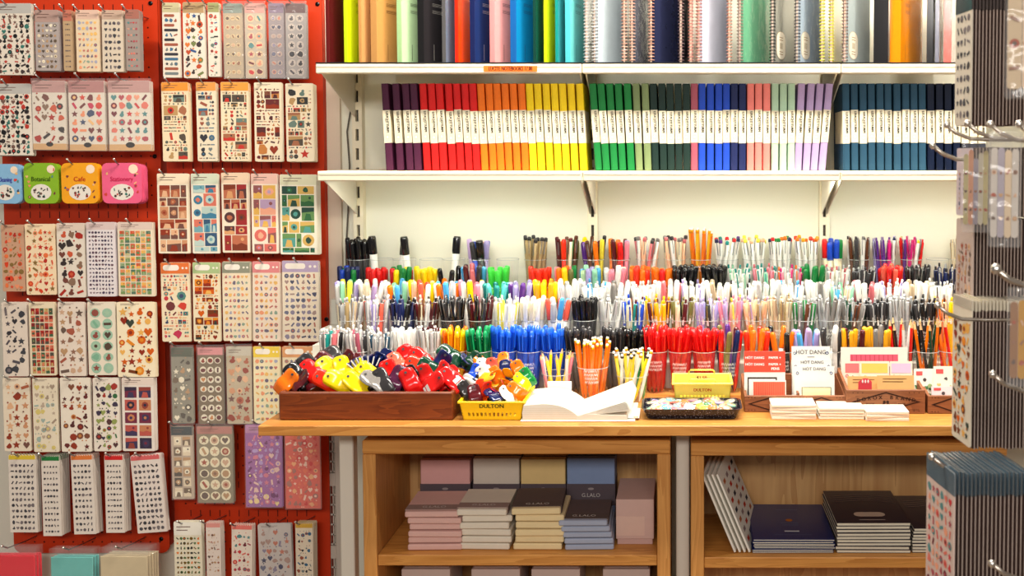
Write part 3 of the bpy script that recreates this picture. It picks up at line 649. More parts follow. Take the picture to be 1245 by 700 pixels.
def picture(b, x0, x1, z0, z1, pal, y):
    cs = R.sample(pal, 3) if len(pal) >= 3 else pal * 3; w_, h = x1 - x0, z1 - z0
    b.face([(x0, z0), (x1, z0), (x1, z1), (x0, z1)], y, C(cs[0]))
    k = R.randrange(3)
    if k == 0: b.face([(x0, z0), (x1, z0), (x1, z0 + h * .35), (x0 + w_ * .6, z0 + h * .5), (x0 + w_ * .3, z0 + h * .38), (x0, z0 + h * .45)], y - .0002, C(cs[1])); b.face(disc(x0 + w_ * .68, z0 + h * .74, min(w_, h) * .12, 7), y - .0002, C(cs[2]))
    elif k == 1: b.face(disc((x0 + x1) / 2, (z0 + z1) / 2, min(w_, h) * .34, 8, jit=.2), y - .0002, C(cs[1])); b.face(disc((x0 + x1) / 2, (z0 + z1) / 2, min(w_, h) * .15, 6), y - .0004, C(cs[2]))
    else: b.face([(x0, z0 + h * .6), (x1, z0 + h * .7), (x1, z1), (x0, z1)], y - .0002, C(cs[1])); b.face([(x0 + w_ * .2, z0), (x0 + w_ * .8, z0), (x0 + w_ * .7, z0 + h * .5), (x0 + w_ * .35, z0 + h * .55)], y - .0004, C(cs[2]))
def print_area(b, style, x0, x1, z0, z1, pal, y):
    pal = PAL[pal]; kind = style[0]
    if kind in ('icons', 'tidy'):
        nc, nr = style[1], style[2]; dx = (x1 - x0) / nc; dz = (z1 - z0) / nr
        for i in range(nr):
            for j in range(nc):
                if kind == 'icons': 
                    if R.random() < 0.06: continue
                    glyph(b, x0 + dx * (j + .5 + R.uniform(-.18, .18)), z1 - dz * (i + .5 + R.uniform(-.18, .18)), min(dx, dz) * R.uniform(.34, .56), pal, y); b.face(disc(x0 + dx * (j + R.uniform(.05, .95)), z1 - dz * (i + R.choice((.02, .98))), min(dx, dz) * .12, 6), y - .0001, C(R.choice(pal)))
                else: glyph(b, x0 + dx * (j + .5), z1 - dz * (i + .5), min(dx, dz) * .42, pal, y)
    elif kind == 'squares':
        nc, nr = style[1], style[2]; dx = (x1 - x0) / nc; dz = (z1 - z0) / nr
        for i in range(nr):
            for j in range(nc): picture(b, x0 + dx * j + dx * .08, x0 + dx * (j + 1) - dx * .08, z1 - dz * (i + 1) + dz * .08, z1 - dz * i - dz * .08, pal, y)
    elif kind == 'scenes':
        z = z1
        while z > z0 + 0.01:
            h = min(R.uniform(.02, .042), z - z0); x = x0
            while x < x1 - 0.008:
                w_ = min(R.uniform(.014, .04), x1 - x)
                if x1 - x - w_ < 0.012: w_ = x1 - x
                if R.random() < .22: 
                    rr = min(w_, h) * .45; b.face(disc(x + w_ / 2, z - h / 2, rr, 14), y, C(R.choice(pal))); b.face(disc(x + w_ / 2, z - h / 2, rr * .5, 8, jit=.2), y - .0002, C(R.choice(pal)))
                else: picture(b, x + .0012, x + w_ - .0012, z - h + .0012, z - .0012, pal, y)
                x += w_
            z -= h
    elif kind == 'mix':
        z = z1
        while z > z0 + .006:
            h = min(R.choice((.007, .009, .012, .02, .026)), z - z0); x = x0
            while x < x1 - .004:
                w_ = min(h * R.uniform(.8, 1.8), x1 - x)
                if h < .01:
                    if R.random() < .45: b.face([(x, z - h * .6), (x + w_ * .85, z - h * .6), (x + w_ * .85, z - h * .35), (x, z - h * .35)], y, C(R.choice(pal)))
                    else: glyph(b, x + w_ / 2, z - h / 2, min(w_, h) * .42, pal, y)
                elif R.random() < .35: picture(b, x + .0008, x + w_ - .0012, z - h + .0012, z - .0008, pal, y)
                elif R.random() < .5: glyph(b, x + w_ / 2, z - h / 2, min(w_, h) * .46, pal, y)
                else:
                    for i in (0, 1):
                        for j in (0, 1): glyph(b, x + w_ * (.27 + .46 * i), z - h * (.27 + .46 * j), min(w_, h) * .22, pal, y)
                x += w_
            z -= h
    elif kind == 'bars':
        n = style[1]; dz = (z1 - z0) / n
        for i in range(n):
            zz = z1 - dz * (i + .5)
            if i % 3 == 1:
                for j in range(3): glyph(b, x0 + (x1 - x0) * (j + .5) / 3, zz, dz * .4, pal, y)
            else: b.face(rrect(x0, x1 - (x1 - x0) * R.choice([0, 0, .25]), zz - dz * .28, zz + dz * .28, dz * .2, 2), y, C(R.choice(pal)))
    elif kind == 'rounds':
        nc, nr = style[1], style[2]; dx = (x1 - x0) / nc; dz = (z1 - z0) / nr
        for i in range(nr):
            for j in range(nc):
                cx = x0 + dx * (j + .5); cz = z1 - dz * (i + .5); rr = min(dx, dz) * .46
                b.face(disc(cx, cz, rr, 12, ry=rr * R.uniform(.85, 1.1)), y, C(style[3])); glyph(b, cx, cz, rr * .72, pal, y - .0002)
YS0 = -0.105
HK = MB(); HK.tube([(0, 0, 0), (0, -0.03, 0.002), (0, -0.066, 0.008), (0, -0.078, 0.02)], 0.0017, 6, C('steel')); HKM = None
bb = MB(); bb.ball((0, -0.078, 0.0205), 0.0031, C((236, 232, 226)), 'metal', 8); BALL = bb.mesh('hook_tip'); HOOK = HK.mesh('peg_hook')
def sheet_pack(board, row, i, x0, y0, x1, y1, desc, base, style, pal, n=4, head=None, gap=0.004, tilt=0, trans=0, zig=None, kit=None, foot=None, Yf=None, hx=None):
    """one hook with n sheets hanging on it; the pixel box is that of the front sheet"""
    Yf = Yf or YS0; a = P(x0, y0, Yf); c = P(x1, y1, Yf); w_ = c.x - a.x; h = a.z - c.z; cx = (a.x + c.x) / 2; base = C(base)
    b = MB(); m = 'gloss' if trans else 'paper'
    if zig:
        pts = [(-w_ / 2, -h), (w_ / 2, -h)]; k = 9
        top = []
        for t in range(k * 2 + 1): top.append((w_ / 2 - w_ * t / (k * 2), 0 if t % 2 else -0.004))
        b.prism(pts + top, -0.0009, 0, base, m)
        b.face([(-w_ / 2 + .001, -0.014), (w_ / 2 - .001, -0.014)] + [(p[0] * .97, p[1] - .0006) for p in top], -0.0011, C(zig), m)
        ht = 0.02
    elif kit:
        b.prism(rrect(-w_ / 2, w_ / 2, -h, 0, 0.014, 4), -0.003, 0, base, 'gloss')
        b.face(disc(0, -h * .72, w_ * .30, 16, ry=h * .2), -0.0033, C((236, 228, 216)))
        for k in range(14): glyph(b, R.uniform(-.2, .2) * w_, -h * .72 + R.uniform(-.12, .12) * h, 0.0035, PAL['doodle'], -0.0036 - .0003 * k * 0)
        for k in range(7): glyph(b, R.choice((-1, 1)) * R.uniform(.33, .42) * w_, -h * R.uniform(.15, .85), 0.004, PAL['multi'], -0.0034)
        b.face(disc(w_ * .3, -h * .15, w_ * .12, 12), -0.0033, C((250, 226, 200)))
        text(b, kit[0], 0.0165, (0, -0.0036, -h * .40), col=C(kit[1]), bold=.02, squeeze=kit[2])
        ht = h
    else:
        b.prism(rrect(-w_ / 2, w_ / 2, -h, 0, 0.003, 2), -0.0009, 0, base, m)
        ht = 0.012
        if head:
            hh = head[1] * h; b.face([(-w_ / 2 + .0005, -hh), (w_ / 2 - .0005, -hh), (w_ / 2 - .0005, -.0005), (-w_ / 2 + .0005, -.0005)], -0.0011, C(head[0]), m); ht = hh
            if len(head) > 2: b.face(rrect(-w_ * .42, w_ * .14, -hh * .72, -hh * .22, hh * .22, 3), -0.0013, C((250, 240, 226))); [b.face(disc(w_ * (.27 + .13 * k), -hh * .5, w_ * .04, 8), -0.0013, C((250, 240, 226))) for k in (0, 1)]
        if foot: b.face([(-w_ / 2, -h), (w_ / 2, -h), (w_ / 2, -h * (1 - foot[1])), (-w_ / 2, -h * (1 - foot[1]))], -0.0011, C(foot[0])); b.face(disc(0, -h * (1 - foot[1] * .9), w_ * .11, 10, ry=w_ * .07), -.0013, C((40, 34, 34)))
        if not head or len(head) < 3:
            for k in range(2): b.face([(-w_ * .4, -ht * (.4 + .25 * k)), (w_ * (.1 - .1 * k), -ht * (.4 + .25 * k)), (w_ * (.1 - .1 * k), -ht * (.34 + .25 * k)), (-w_ * .4, -ht * (.34 + .25 * k))], -0.0013, C((120, 90, 80)))
    if not kit:
        zb = -h * (1 - (foot[1] if foot else 0)) + 0.004
        print_area(b, style, -w_ / 2 + .0045, w_ / 2 - .0045, zb, -ht - .002, pal, -0.0013)
    me = b.mesh('sticker_sheet')
    hk_z = a.z - (0.011 if not trans == 2 else 0.004)
    where = f'row {row} of the {board} pegboard'
    word = ORD[row]; hookx = cx + (hx or 0)
    grp = f'stacked sheets: {desc}'
    nm = 'sticker_kit' if kit else 'sticker_sheet'
    nw = 'sticker kit' if kit else 'sticker sheet'
    for k in range(n):
        o = put(nm, me, (cx + R.uniform(-.0006, .0006), Yf + k * gap, a.z - k * 0.0005 + R.uniform(-.0006, .0006)), (0, rad(tilt) + R.uniform(-.006, .006), 0))
        if k == 0: tag(o, f'{desc} {nw} in front, {word} row, {board} pegboard', 'sticker sheet', 'hanging sticker sheets')
        else: tag(o, f'{nw} behind the {desc} front one, {word} row', 'sticker sheet', grp)
        if trans == 2 and k == 0:
            s = MB(); s.box(-w_ / 2 - .002, w_ / 2 + .002, -.002, .0015, -h - .002, 0.006, WHITE, 'film'); put('clear_sleeve', s.mesh('clear_sleeve'), parent=o)
    hr = put('peg_hook', HOOK, (hookx, YPB, hk_z), (0, 0, R.uniform(-.25, -.05)))
    hr.scale = (1, (abs(Yf - YPB) + 0.022) / 0.078, 1)
    tag(hr, f'peg hook holding the {desc} sheets, {word} row', 'hook', 'steel peg hooks'); put('hook_tip', BALL, parent=hr)
L_, R_ = 'left', 'right'
W_ = (232, 220, 204); CR = (230, 208, 176); GT = (188, 172, 156)
S = sheet_pack
I = lambda c, r: ('icons', c, r)
T_ = lambda c, r: ('tidy', c, r)
packs = [
 (L_,1,0,-8,4,41,91,'white black-and-red doodle icon',W_,I(6,12),'doodle',3,dict(head=((190,186,180),.14))),
 (L_,1,1,42,12,73,86,'grey with pale dot rows',(176,164,160),T_(5,9),'creamy',6,dict(head=((182,150,140),.2))),
 (L_,1,2,76,12,89,86,'narrow tan with dark dot rows',(190,160,124),T_(3,9),'greyp',5,dict(head=((200,120,100),.18))),
 (L_,1,3,92,12,122,87,'cream with pink and yellow dot rows',CR,T_(5,9),'soft',5,dict(head=((226,190,170),.15))),
 (L_,1,4,124,12,151,87,'pale grey with small dark icons',(216,200,180),T_(4,8),'greyp',5,dict(head=((200,170,150),.15))),
 (L_,1,5,152,12,171,86,'dusky grey with pink lines',(160,144,136),T_(4,8),'rose',5,dict(head=((170,110,96),.15))),
 (L_,2,0,-8,102,40,189,'white doodle with small black motifs',W_,I(7,12),'doodle',4,dict(head=((190,186,180),.14))),
 (L_,2,1,39,98,82,182,'travel bag and suitcase picture',W_,I(4,5),'food',3,dict(head=((196,150,144),.17),foot=((214,170,120),.09),trans=2)),
 (L_,2,2,83,98,129,183,'white six-row fruit and animal icon',W_,T_(4,6),'multi',4,dict(head=((186,130,126),.17),foot=((214,170,120),.09),trans=2)),
 (L_,2,3,131,98,184,183,'white red-tinted dessert icon',W_,T_(5,6),'rose',5,dict(head=((196,150,144),.17),foot=((214,170,120),.09),trans=2)),
 (L_,3,0,-12,199,27,247,'pale blue hanging',(140,190,226),I(1,1),'doodle',5,dict(kit=('Cleaning',(60,60,160),.62))),
 (L_,3,1,29,198,72,247,'lime green',(140,186,40),I(1,1),'doodle',5,dict(kit=('Botanical',(60,90,10),.8))),
 (L_,3,2,75,198,121,247,'amber orange',(250,170,30),I(1,1),'doodle',5,dict(kit=('Cafe',(190,50,20),1))),
 (L_,3,3,124,198,173,247,'bright pink',(244,100,140),I(1,1),'doodle',8,dict(kit=('Stationery',(200,30,80),.85))),
 (L_,4,0,1,273,31,354,'dim tan and red food',(206,160,130),I(4,8),'redor',3,{}),
 (L_,4,1,30,272,69,358,'peach with orange tableware',(248,222,184),I(5,9),'redor',3,{}),
 (L_,4,2,69,271,105,361,'white with bread loaf and meat',W_,I(3,7),'food',4,dict(head=((226,206,190),.1))),
 (L_,4,3,105,270,142,360,'white with tiny purple icon grid',(236,226,226),T_(8,16),'purple',4,dict(head=((222,200,196),.1))),
 (L_,4,4,143,270,188,360,'multicolour patterned square',(242,226,200),('squares',6,10),'squares',4,dict(head=((226,204,190),.1),foot=None)),
 (L_,5,0,2,367,35,457,'pale sketch figure',(232,216,200),I(3,7),'greyp',3,{}),
 (L_,5,1,35,367,69,456,'red and green small square',(240,222,190),('squares',5,9),'xmas',3,dict(foot=None)),
 (L_,5,2,70,367,105,457,'beige standing figure',(236,220,204),I(3,7),'beige',3,{}),
 (L_,5,3,106,367,142,456,'mint green badge',(238,226,204),('rounds',2,6,(160,196,170)),'mint',3,{}),
 (L_,5,4,142,367,190,458,'cream with orange autumn animals',(250,234,200),I(4,7),'autumn',4,{}),
 (L_,6,0,3,459,38,548,'cream with terracotta teacups',(238,222,198),I(3,7),'terra',3,{}),
 (L_,6,1,39,459,72,549,'pale yellow doodle',(236,222,196),I(4,8),'pale',3,{}),
 (L_,6,2,73,459,112,549,'white with dark red butterflies',(240,228,210),I(4,7),'brown',3,{}),
 (L_,6,3,113,459,147,548,'white with green and red woodland animals',(238,226,210),I(4,8),'forest',3,{}),
 (L_,6,4,148,459,189,548,'dusky photo grid',(238,226,214),('squares',2,5),'photo',5,dict(head=((232,214,200),.1))),
 (L_,7,0,10,552,46,647,'yellow-topped white alphabet icon',(228,216,204),T_(6,12),'greyp',6,dict(zig=(220,190,60))),
 (L_,7,1,50,553,75,651,'green-topped white icon',(228,216,204),T_(5,12),'greyp',9,dict(zig=(40,120,60),gap=.005)),
 (L_,7,2,86,552,115,649,'orange-topped white icon',(228,216,204),T_(5,12),'greyp',8,dict(zig=(220,120,60),tilt=-1.5)),
 (L_,7,3,127,552,152,647,'red-topped white icon',(228,216,204),T_(5,12),'greyp',8,dict(zig=(206,40,40))),
 (L_,7,4,158,552,196,647,'tilted pink-topped white icon',(230,216,206),T_(6,12),'greyp',6,dict(zig=(214,100,100),tilt=-4)),
 (R_,1,0,197,3,220,94,'white with grey wildlife banners',W_,('bars',13),'bluej',3,dict(head=((200,190,150),.13))),
 (R_,1,1,222,3,250,95,'white orange and blue dinosaur',W_,I(3,9),'dino',4,dict(head=((180,150,110),.14))),
 (R_,1,2,252,3,268,93,'narrow red and blue animal',W_,I(2,9),'animals',4,dict(head=((160,160,110),.13))),
 (R_,1,3,271,4,296,95,'translucent tan round seal',(190,170,144),('rounds',3,7,(214,190,150)),'beige',4,dict(head=((140,150,140),.13),trans=2)),
 (R_,1,4,297,4,323,95,'translucent gold and rose medallion',(200,184,164),('rounds',2,7,(224,196,160)),'rose',4,dict(head=((214,160,150),.13),trans=2)),
 (R_,1,5,326,4,346,95,'translucent violet-grey round seal',(160,148,150),('rounds',2,7,(190,170,160)),'cool',4,dict(head=((140,120,140),.13),trans=2)),
 (R_,1,6,347,4,373,95,'translucent grey medallion with dark rings',(172,164,160),('rounds',2,7,(200,186,176)),'greyp',5,dict(head=((110,84,84),.13),trans=2)),
 (R_,2,0,196,100,231,196,'orange-topped breakfast journal',(240,220,184),('mix',),'journal',5,dict(head=((236,150,60),.11))),
 (R_,2,1,238,100,264,196,'orange-topped blue evening journal',(236,222,194),('mix',),'bluej',5,dict(head=((230,156,80),.11))),
 (R_,2,2,268,100,304,196,'orange-topped street scene journal',(242,224,190),('mix',),'journal',4,dict(head=((238,160,70),.11))),
 (R_,2,3,309,100,344,196,'cream icon-only journal',(246,230,200),('mix',),'brown',4,{}),
 (R_,2,4,347,101,382,196,'cream camera and clock journal',(246,230,200),('mix',),'journal',7,{}),
 (R_,3,0,191,211,231,308,'terracotta interior scene',(246,232,206),('scenes',),'terra',3,dict(head=((246,226,196),.13))),
 (R_,3,1,232,211,267,308,'blue seaside scene',(242,232,212),('scenes',),'seabl',3,dict(head=((214,220,196),.13))),
 (R_,3,2,269,210,304,307,'chocolate brown bakery scene',(244,228,204),('scenes',),'choc',3,dict(head=((240,210,180),.13))),
 (R_,3,3,305,211,339,308,'blush pink flower scene',(246,230,210),('scenes',),'blush',3,dict(head=((240,196,180),.13))),
 (R_,3,4,340,212,386,309,'green countryside scene',(248,240,220),('scenes',),'green',8,dict(head=((226,222,190),.13))),
 (R_,4,0,195,319,232,415,'orange-topped town and train icon',(244,226,192),('mix',),'multi',3,dict(head=((232,120,60),.14,1))),
 (R_,4,1,234,319,269,415,'green-topped picnic and rabbit icon',(244,228,194),('mix',),'autumn',3,dict(head=((176,196,140),.14,1))),
 (R_,4,2,270,318,306,414,'sage-topped weather icon',(244,226,196),T_(6,11),'soft',3,dict(head=((150,150,130),.14,1))),
 (R_,4,3,307,318,342,415,'pink-topped pastry icon',(246,226,204),T_(5,11),'soft',3,dict(head=((230,140,140),.14,1))),
 (R_,4,4,343,317,389,415,'lavender-topped stationery icon',(246,230,206),T_(6,11),'cool',4,dict(head=((190,168,196),.14,1))),
 (R_,5,0,208,422,236,514,'smoky translucent plant',(150,144,128),I(3,7),'creamy',3,dict(head=((96,100,84),.12),trans=2)),
 (R_,5,1,240,422,273,515,'brown translucent white-outlined food',(130,112,90),('rounds',3,7,(232,220,196)),'brown',3,dict(head=((226,150,150),.1),trans=2)),
 (R_,5,2,275,421,307,515,'beige translucent bear and flower',(198,180,152),I(3,7),'terra',3,dict(head=((206,196,176),.12),trans=2)),
 (R_,5,3,308,421,342,515,'yellow-topped small pastel icon',(242,226,186),T_(5,10),'soft',3,dict(head=((240,206,80),.14,1))),
 (R_,5,4,343,421,385,515,'tan-topped small grey icon',(242,224,190),T_(6,10),'cool',4,dict(head=((226,160,110),.14,1))),
 (R_,6,0,208,518,236,606,'dark-topped stamp strip',(200,180,160),('squares',2,6),'creamy',3,dict(head=((70,76,78),.12),trans=2)),
 (R_,6,1,239,518,284,611,'taupe with cream vintage label',(150,138,116),('rounds',3,6,(240,228,196)),'beige',4,dict(head=((190,130,120),.1),trans=2)),
 (R_,6,2,298,516,344,616,'glittery purple constellation',(170,110,170),I(6,11),'cosmic',3,dict(head=((196,140,180),.1),trans=2)),
 (R_,6,3,346,516,390,618,'glittery coral constellation',(238,110,96),I(6,11),'coralp',3,dict(head=((240,150,120),.1),trans=2)),
 (R_,7,0,211,634,247,735,'yellow smiling-face',(236,226,200),T_(7,14),'smile',5,dict(head=((246,240,226),.16))),
 (R_,7,1,250,634,270,735,'pink-edged narrow pastel icon',(232,216,204),I(4,10),'beige',6,dict(zig=(224,150,140))),
 (R_,7,2,282,637,309,738,'red-edged fruit and jar icon',(238,222,206),I(4,9),'rose',6,dict(zig=(230,120,110),tilt=1)),
 (R_,7,3,313,637,355,738,'tilted grey animal portrait',(206,196,190),I(5,9),'cool',4,dict(tilt=-1.5)),
 (R_,7,4,359,635,382,736,'yellow-edged narrow beige icon',(236,220,196),I(4,10),'bluej',8,dict(zig=(216,170,70))),
]
for p in packs:
    kw = dict(p[12]); S(p[0], p[1], p[2], *p[3:7], p[7], p[8], p[9], p[10], p[11], **kw)
for i, (x0, x1, y0, c, n, d) in enumerate(((-14, 50, 668, (232, 40, 60), 3, 'bright red'), (64, 120, 670, (110, 196, 190), 3, 'aqua green'), (124, 186, 669, (214, 196, 160), 5, 'sand beige'))):
    a = P(x0, y0, -0.12); c2 = P(x1, 760, -0.12); w_ = c2.x - a.x; h = a.z - c2.z
    b = MB(); b.box(-w_ / 2 + .003, w_ / 2 - .003, -.003, 0, -h, -0.03 + .008, C(c), 'gloss', 0.001); me = b.mesh('envelope')
    s = MB(); s.box(-w_ / 2, w_ / 2, -.0045, .001, -h - .002, 0, WHITE, 'clear', .0005); sm_ = s.mesh('clear_sleeve')
    for k in range(n):
        o = put('envelope', me, ((a.x + c2.x) / 2 + k * .001, -0.13 + k * .011, a.z + 0.012 - k * .001), (0, R.uniform(-.01, .01), 0))
        tag(o, f'{d} envelope in clear sleeve, ' + ('front one' if k == 0 else ORD[k + 1] + ' from the front') + ' of the bottom left rack', 'envelope', 'sleeved envelopes at the bottom left'); put('clear_sleeve', sm_, parent=o)
    hr = put('peg_hook', HOOK, ((a.x + c2.x) / 2, -0.03, a.z), (0, 0, -.1)); hr.scale = (1, 1.5, 1); tag(hr, f'steel peg hook holding the {d} envelopes at the bottom left', 'hook', 'steel peg hooks'); put('hook_tip', BALL, parent=hr)

# ------------------------------------------------------------------ foreground rack, seen from its side
def PX(px, py, D):            # a point at distance D from the camera plane
    return P(px, py, CY + D)
def rack_stack(D, pxf, ytop, ybot, n, pitch, wdt, base, pal, style, desc, tilt=0, header=None, sleeve=False, yaw=6):
    """sheets facing left, hung one behind the other towards +X; pxf is the near edge of the front one"""
    a = PX(pxf, ytop, D); c = PX(pxf, ybot, D); h = a.z - c.z
    b = MB(); b.prism(rrect(-wdt / 2, wdt / 2, -h, 0, 0.003, 2), -0.0016, 0, C(base), 'paper'); print_area(b, style, -wdt / 2 + .004, wdt / 2 - .004, -h + .006, -.03, pal, -0.002)
    if header: b.face([(-wdt / 2, -header[1]), (wdt / 2, -header[1]), (wdt / 2, 0), (-wdt / 2, 0)], -0.0019, C(header[0]), 'gloss')
    me = b.mesh('sticker_sheet')
    bk = MB(); bk.box(-wdt / 2, wdt / 2, 0.0002, 0.0008, -h, 0, C((70, 54, 50)), 'paper')
    if header: bk.box(-wdt / 2 - .0004, wdt / 2 + .0004, -0.0019, 0.001, -header[1], 0.0005, C(header[0]), 'film' if sleeve else 'gloss')
    bkm = bk.mesh('backing_card')
    dk = MB(); dk.box(-wdt / 2, wdt / 2, -0.0011, 0, -h, 0, C((176, 158, 148)), 'paper'); dk.face([(-wdt / 2 + .0004, -h), (wdt / 2 - .0004, -h), (wdt / 2 - .0004, 0), (-wdt / 2 + .0004, 0)], -0.0014, C((96, 70, 64)), 'paper')  # sheets behind the front one: dark face colour stands in for shade between them
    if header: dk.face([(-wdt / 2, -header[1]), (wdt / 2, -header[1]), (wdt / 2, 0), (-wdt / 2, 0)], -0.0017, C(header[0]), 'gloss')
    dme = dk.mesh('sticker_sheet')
    for k in range(n):
        yw = rad(yaw)
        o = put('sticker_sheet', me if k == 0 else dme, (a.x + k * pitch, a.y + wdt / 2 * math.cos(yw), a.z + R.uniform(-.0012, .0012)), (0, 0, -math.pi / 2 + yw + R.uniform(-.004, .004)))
        put('backing_card', bkm, parent=o)
        if k == 0: tag(o, f'{desc} sheet, leftmost of its stack on the foreground rack', 'sticker sheet', 'sheets on the foreground rack')
        else: tag(o, f'sheet seen edge-on behind the {desc} one on the foreground rack', 'sticker sheet', f'foreground rack stack: {desc}')
rack_stack(1.22, 1181, -18, 152, 18, .0043, .052, (206, 196, 180), 'greyp', T_(4, 9), 'grey lettered', header=((60, 50, 50), .03))
rack_stack(1.235, 1181, 180, 264, 18, .0043, .05, (196, 180, 186), 'cool', T_(3, 8), 'violet-grey patterned')
rack_stack(1.24, 1182, 268, 368, 18, .0043, .055, (196, 176, 166), 'beige', I(4, 8), 'pale patterned')
rack_stack(1.20, 1180, 366, 545, 19, .0043, .06, (222, 210, 190), 'autumn', I(4, 10), 'colourful figure print', header=((206, 196, 176), .012))
rack_stack(1.10, 1156, 575, 800, 19, .0047, .08, (214, 190, 180), 'rose', T_(6, 14), 'pink and red small icon', header=((186, 202, 212), .026), sleeve=True, yaw=8)
# bagged items in front of the far column
def bag(D, x0, y0, x1, y1, desc, cols, n=5):
    a = PX(x0, y0, D); c = PX(x1, y1, D); w_ = c.x - a.x; h = a.z - c.z
    r = root('sticker_bag', (a.x + w_ / 2, a.y, a.z), desc, 'bag', 'clear bags on the foreground rack', (0, 0, -0.35))
    b = MB()
    for k in range(n):
        x = -w_ * .42 + w_ * .84 * k / n; b.prism(rrect(x, x + w_ * .8 / n, -h * .92, -h * R.uniform(.08, .2), .003, 2), -.0015 - .0005 * k, .0, C(cols[k % len(cols)]), 'paper')
        for t in range(3): glyph(b, x + w_ * .4 / n, -h * (.35 + .2 * t), w_ * .3 / n, PAL['beige'], -.0024 - .0005 * k)
    part('printed_slips', b, r, False)
    b = MB(); b.box(-w_ / 2, w_ / 2, -.006, .003, -h, 0, WHITE, 'film', .002); part('clear_bag', b, r, False)
bag(1.18, 1170, 172, 1203, 282, 'clear bag of narrow printed slips on the foreground rack, left one', [(190, 176, 130), (206, 150, 120), (160, 150, 160), (200, 190, 170)])
bag(1.02, 1203, 160, 1240, 300, 'clear bag of grey and tan slips on the foreground rack, right one', [(200, 190, 180), (170, 160, 170), (214, 190, 160)], 4)
bag(0.98, 1224, -30, 1262, 120, 'tall beige bag at the top right corner of the foreground rack', [(206, 182, 150), (220, 196, 170)], 2)
bag(0.96, 1226, 350, 1270, 470, 'brown and orange filled clear bag at the right edge of the rack', [(150, 110, 80), (190, 140, 60), (120, 90, 80)], 4)
XRK = 0.52
hooks = [(1.22, 1151, 152, 'upper far'), (1.13, 1176, 150, 'upper second'), (1.06, 1204, 151, 'upper third'), (0.99, 1239, 151, 'upper near'), (1.24, 1134, 177, 'slim lower far'), (0.97, 1211, 327, 'large middle'),
    (1.2, 1140, 371, 'middle far'), (1.13, 1133, 555, 'bottom far'), (1.0, 1207, 455, 'near, above the lowest'), (1.0, 1206, 685, 'lowest near')]
for D, px, py, d in hooks:
    a = PX(px, py, D); b = MB(); rr = .0032 if d == 'large middle' else .0024
    b.tube([(a.x, a.y, a.z), (a.x + .012, a.y, a.z - .010), (a.x + .03, a.y, a.z - .017), (a.x + .06, a.y, a.z - .018), (XRK, a.y, a.z - .018)], rr, 8, C((196, 186, 176)))
    r = root('rack_hook', (a.x, a.y, a.z), f'steel hook with round tip on the foreground rack, {d} one', 'hook', 'steel hooks on the foreground rack')
    part('rod', b, r); b = MB(); b.ball(tuple(a), rr * 1.75, C((226, 220, 214)), 'metal', 12); part('ball_tip', b, r)
r = root('display_rack', (XRK, CY + 1.1, 0), 'grey steel display rack in the right foreground holding hooks and sheets', 'display rack')
b = MB(); b.box(XRK, XRK + .003, CY + .88, CY + 1.3, .25, 2.0, C((150, 140, 130)), 'powder'); part('back_panel', b, r)
for yy in (.88, 1.3):
    b = MB(); b.box(XRK, XRK + .03, CY + yy - .015, CY + yy + .015, 0, 2.05, C('charcoal'), 'powder', .002); part('upright', b, r)
b = MB(); b.box(XRK - .2, XRK + .25, CY + .86, CY + 1.32, 0.0, .03, C('charcoal'), 'powder', .004); part('foot_plate', b, r)
# ------------------------------------------------------------------ stepped stand and pen cups
ROWY = dict(back=-0.052, fourth=-0.117, third=-0.182, second=-0.247, front=-0.312)
ROWZ = dict(back=1.086, fourth=1.023, third=0.993, second=0.962, front=ZC)
x0, x1 = P(400, 400, -0.1).x, 0.62
b = MB(); e = [(-0.02, 1.083), (-0.084, 1.083), (-0.084, 1.020), (-0.149, 1.020), (-0.149, .990), (-0.214, .990), (-0.214, .959), (-0.279, .959), (-0.279, ZC + .0005), (-0.02, ZC + .0005)]
vs = [(x0, y, z) for y, z in e] + [(x1, y, z) for y, z in e]; n = len(e)
b.add(vs, [tuple(range(n)), tuple(range(2 * n - 1, n - 1, -1))] + [(i, n + i, n + (i + 1) % n, (i + 1) % n) for i in range(n)], C((226, 222, 208)), 'powder')
solo('stepped_stand', b, ((x0 + x1) / 2, -0.05, ZC), 'long white stepped display stand carrying rows of pen cups on the counter', 'display stand')
CUPH, CUPR, CUPB = 0.098, 0.0290, 0.0240
def cup_mesh(h=CUPH, r=CUPR, rb=CUPB, seg=20):
    b = MB(); b.lathe([(.0004, .0006), (rb, .0005), (r, h)], seg, WHITE, 'clear', cap=False); return b
def rim_mesh(h=CUPH, r=CUPR, seg=24):
    b = MB(); b.lathe([(r + .0001, h - .0014), (r + .0006, h - .0007), (r + .0001, h)], seg, C((206, 210, 206)), 'gloss', cap=False); return b
CUPM, RIMM = cup_mesh().mesh('cup_wall'), rim_mesh().mesh('rim')
def scribble(rr, z, width, lines, word=None):
    """white marker handwriting wrapped on the front of a cup"""
    b = MB()
    def on(a, zz): k = (zz / CUPH); rad_ = CUPB + (CUPR - CUPB) * k + .0006; return (rad_ * math.sin(a), -rad_ * math.cos(a), zz)
    for l in range(lines):
        zz = z - l * .0085; a = -width / 2 + R.uniform(0, .1); end = width / 2 - R.uniform(0, .25); up = True
        if word and l == 0:
            V, Fs = text_geo(word); s_ = .0135
            b.add([on(v.x * s_ / CUPR, zz + v.y * s_) for v in V], Fs, C('white'), 'paper'); continue
        while a < end:
            hgt = R.uniform(.002, .0036); da = R.uniform(.05, .09)
            p1, p2 = on(a, zz - hgt if up else zz + hgt), on(a + da, zz + hgt if up else zz - hgt)
            t = .0011
            b.add([(p1[0], p1[1], p1[2] - t), (p2[0], p2[1], p2[2] - t), (p2[0], p2[1], p2[2] + t), (p1[0], p1[1], p1[2] + t)], [(0, 1, 2, 3)], C('white'), 'paper')
            up = not up; a += da * R.choice([1, 1, 1.5])
    return b.mesh('handwriting')
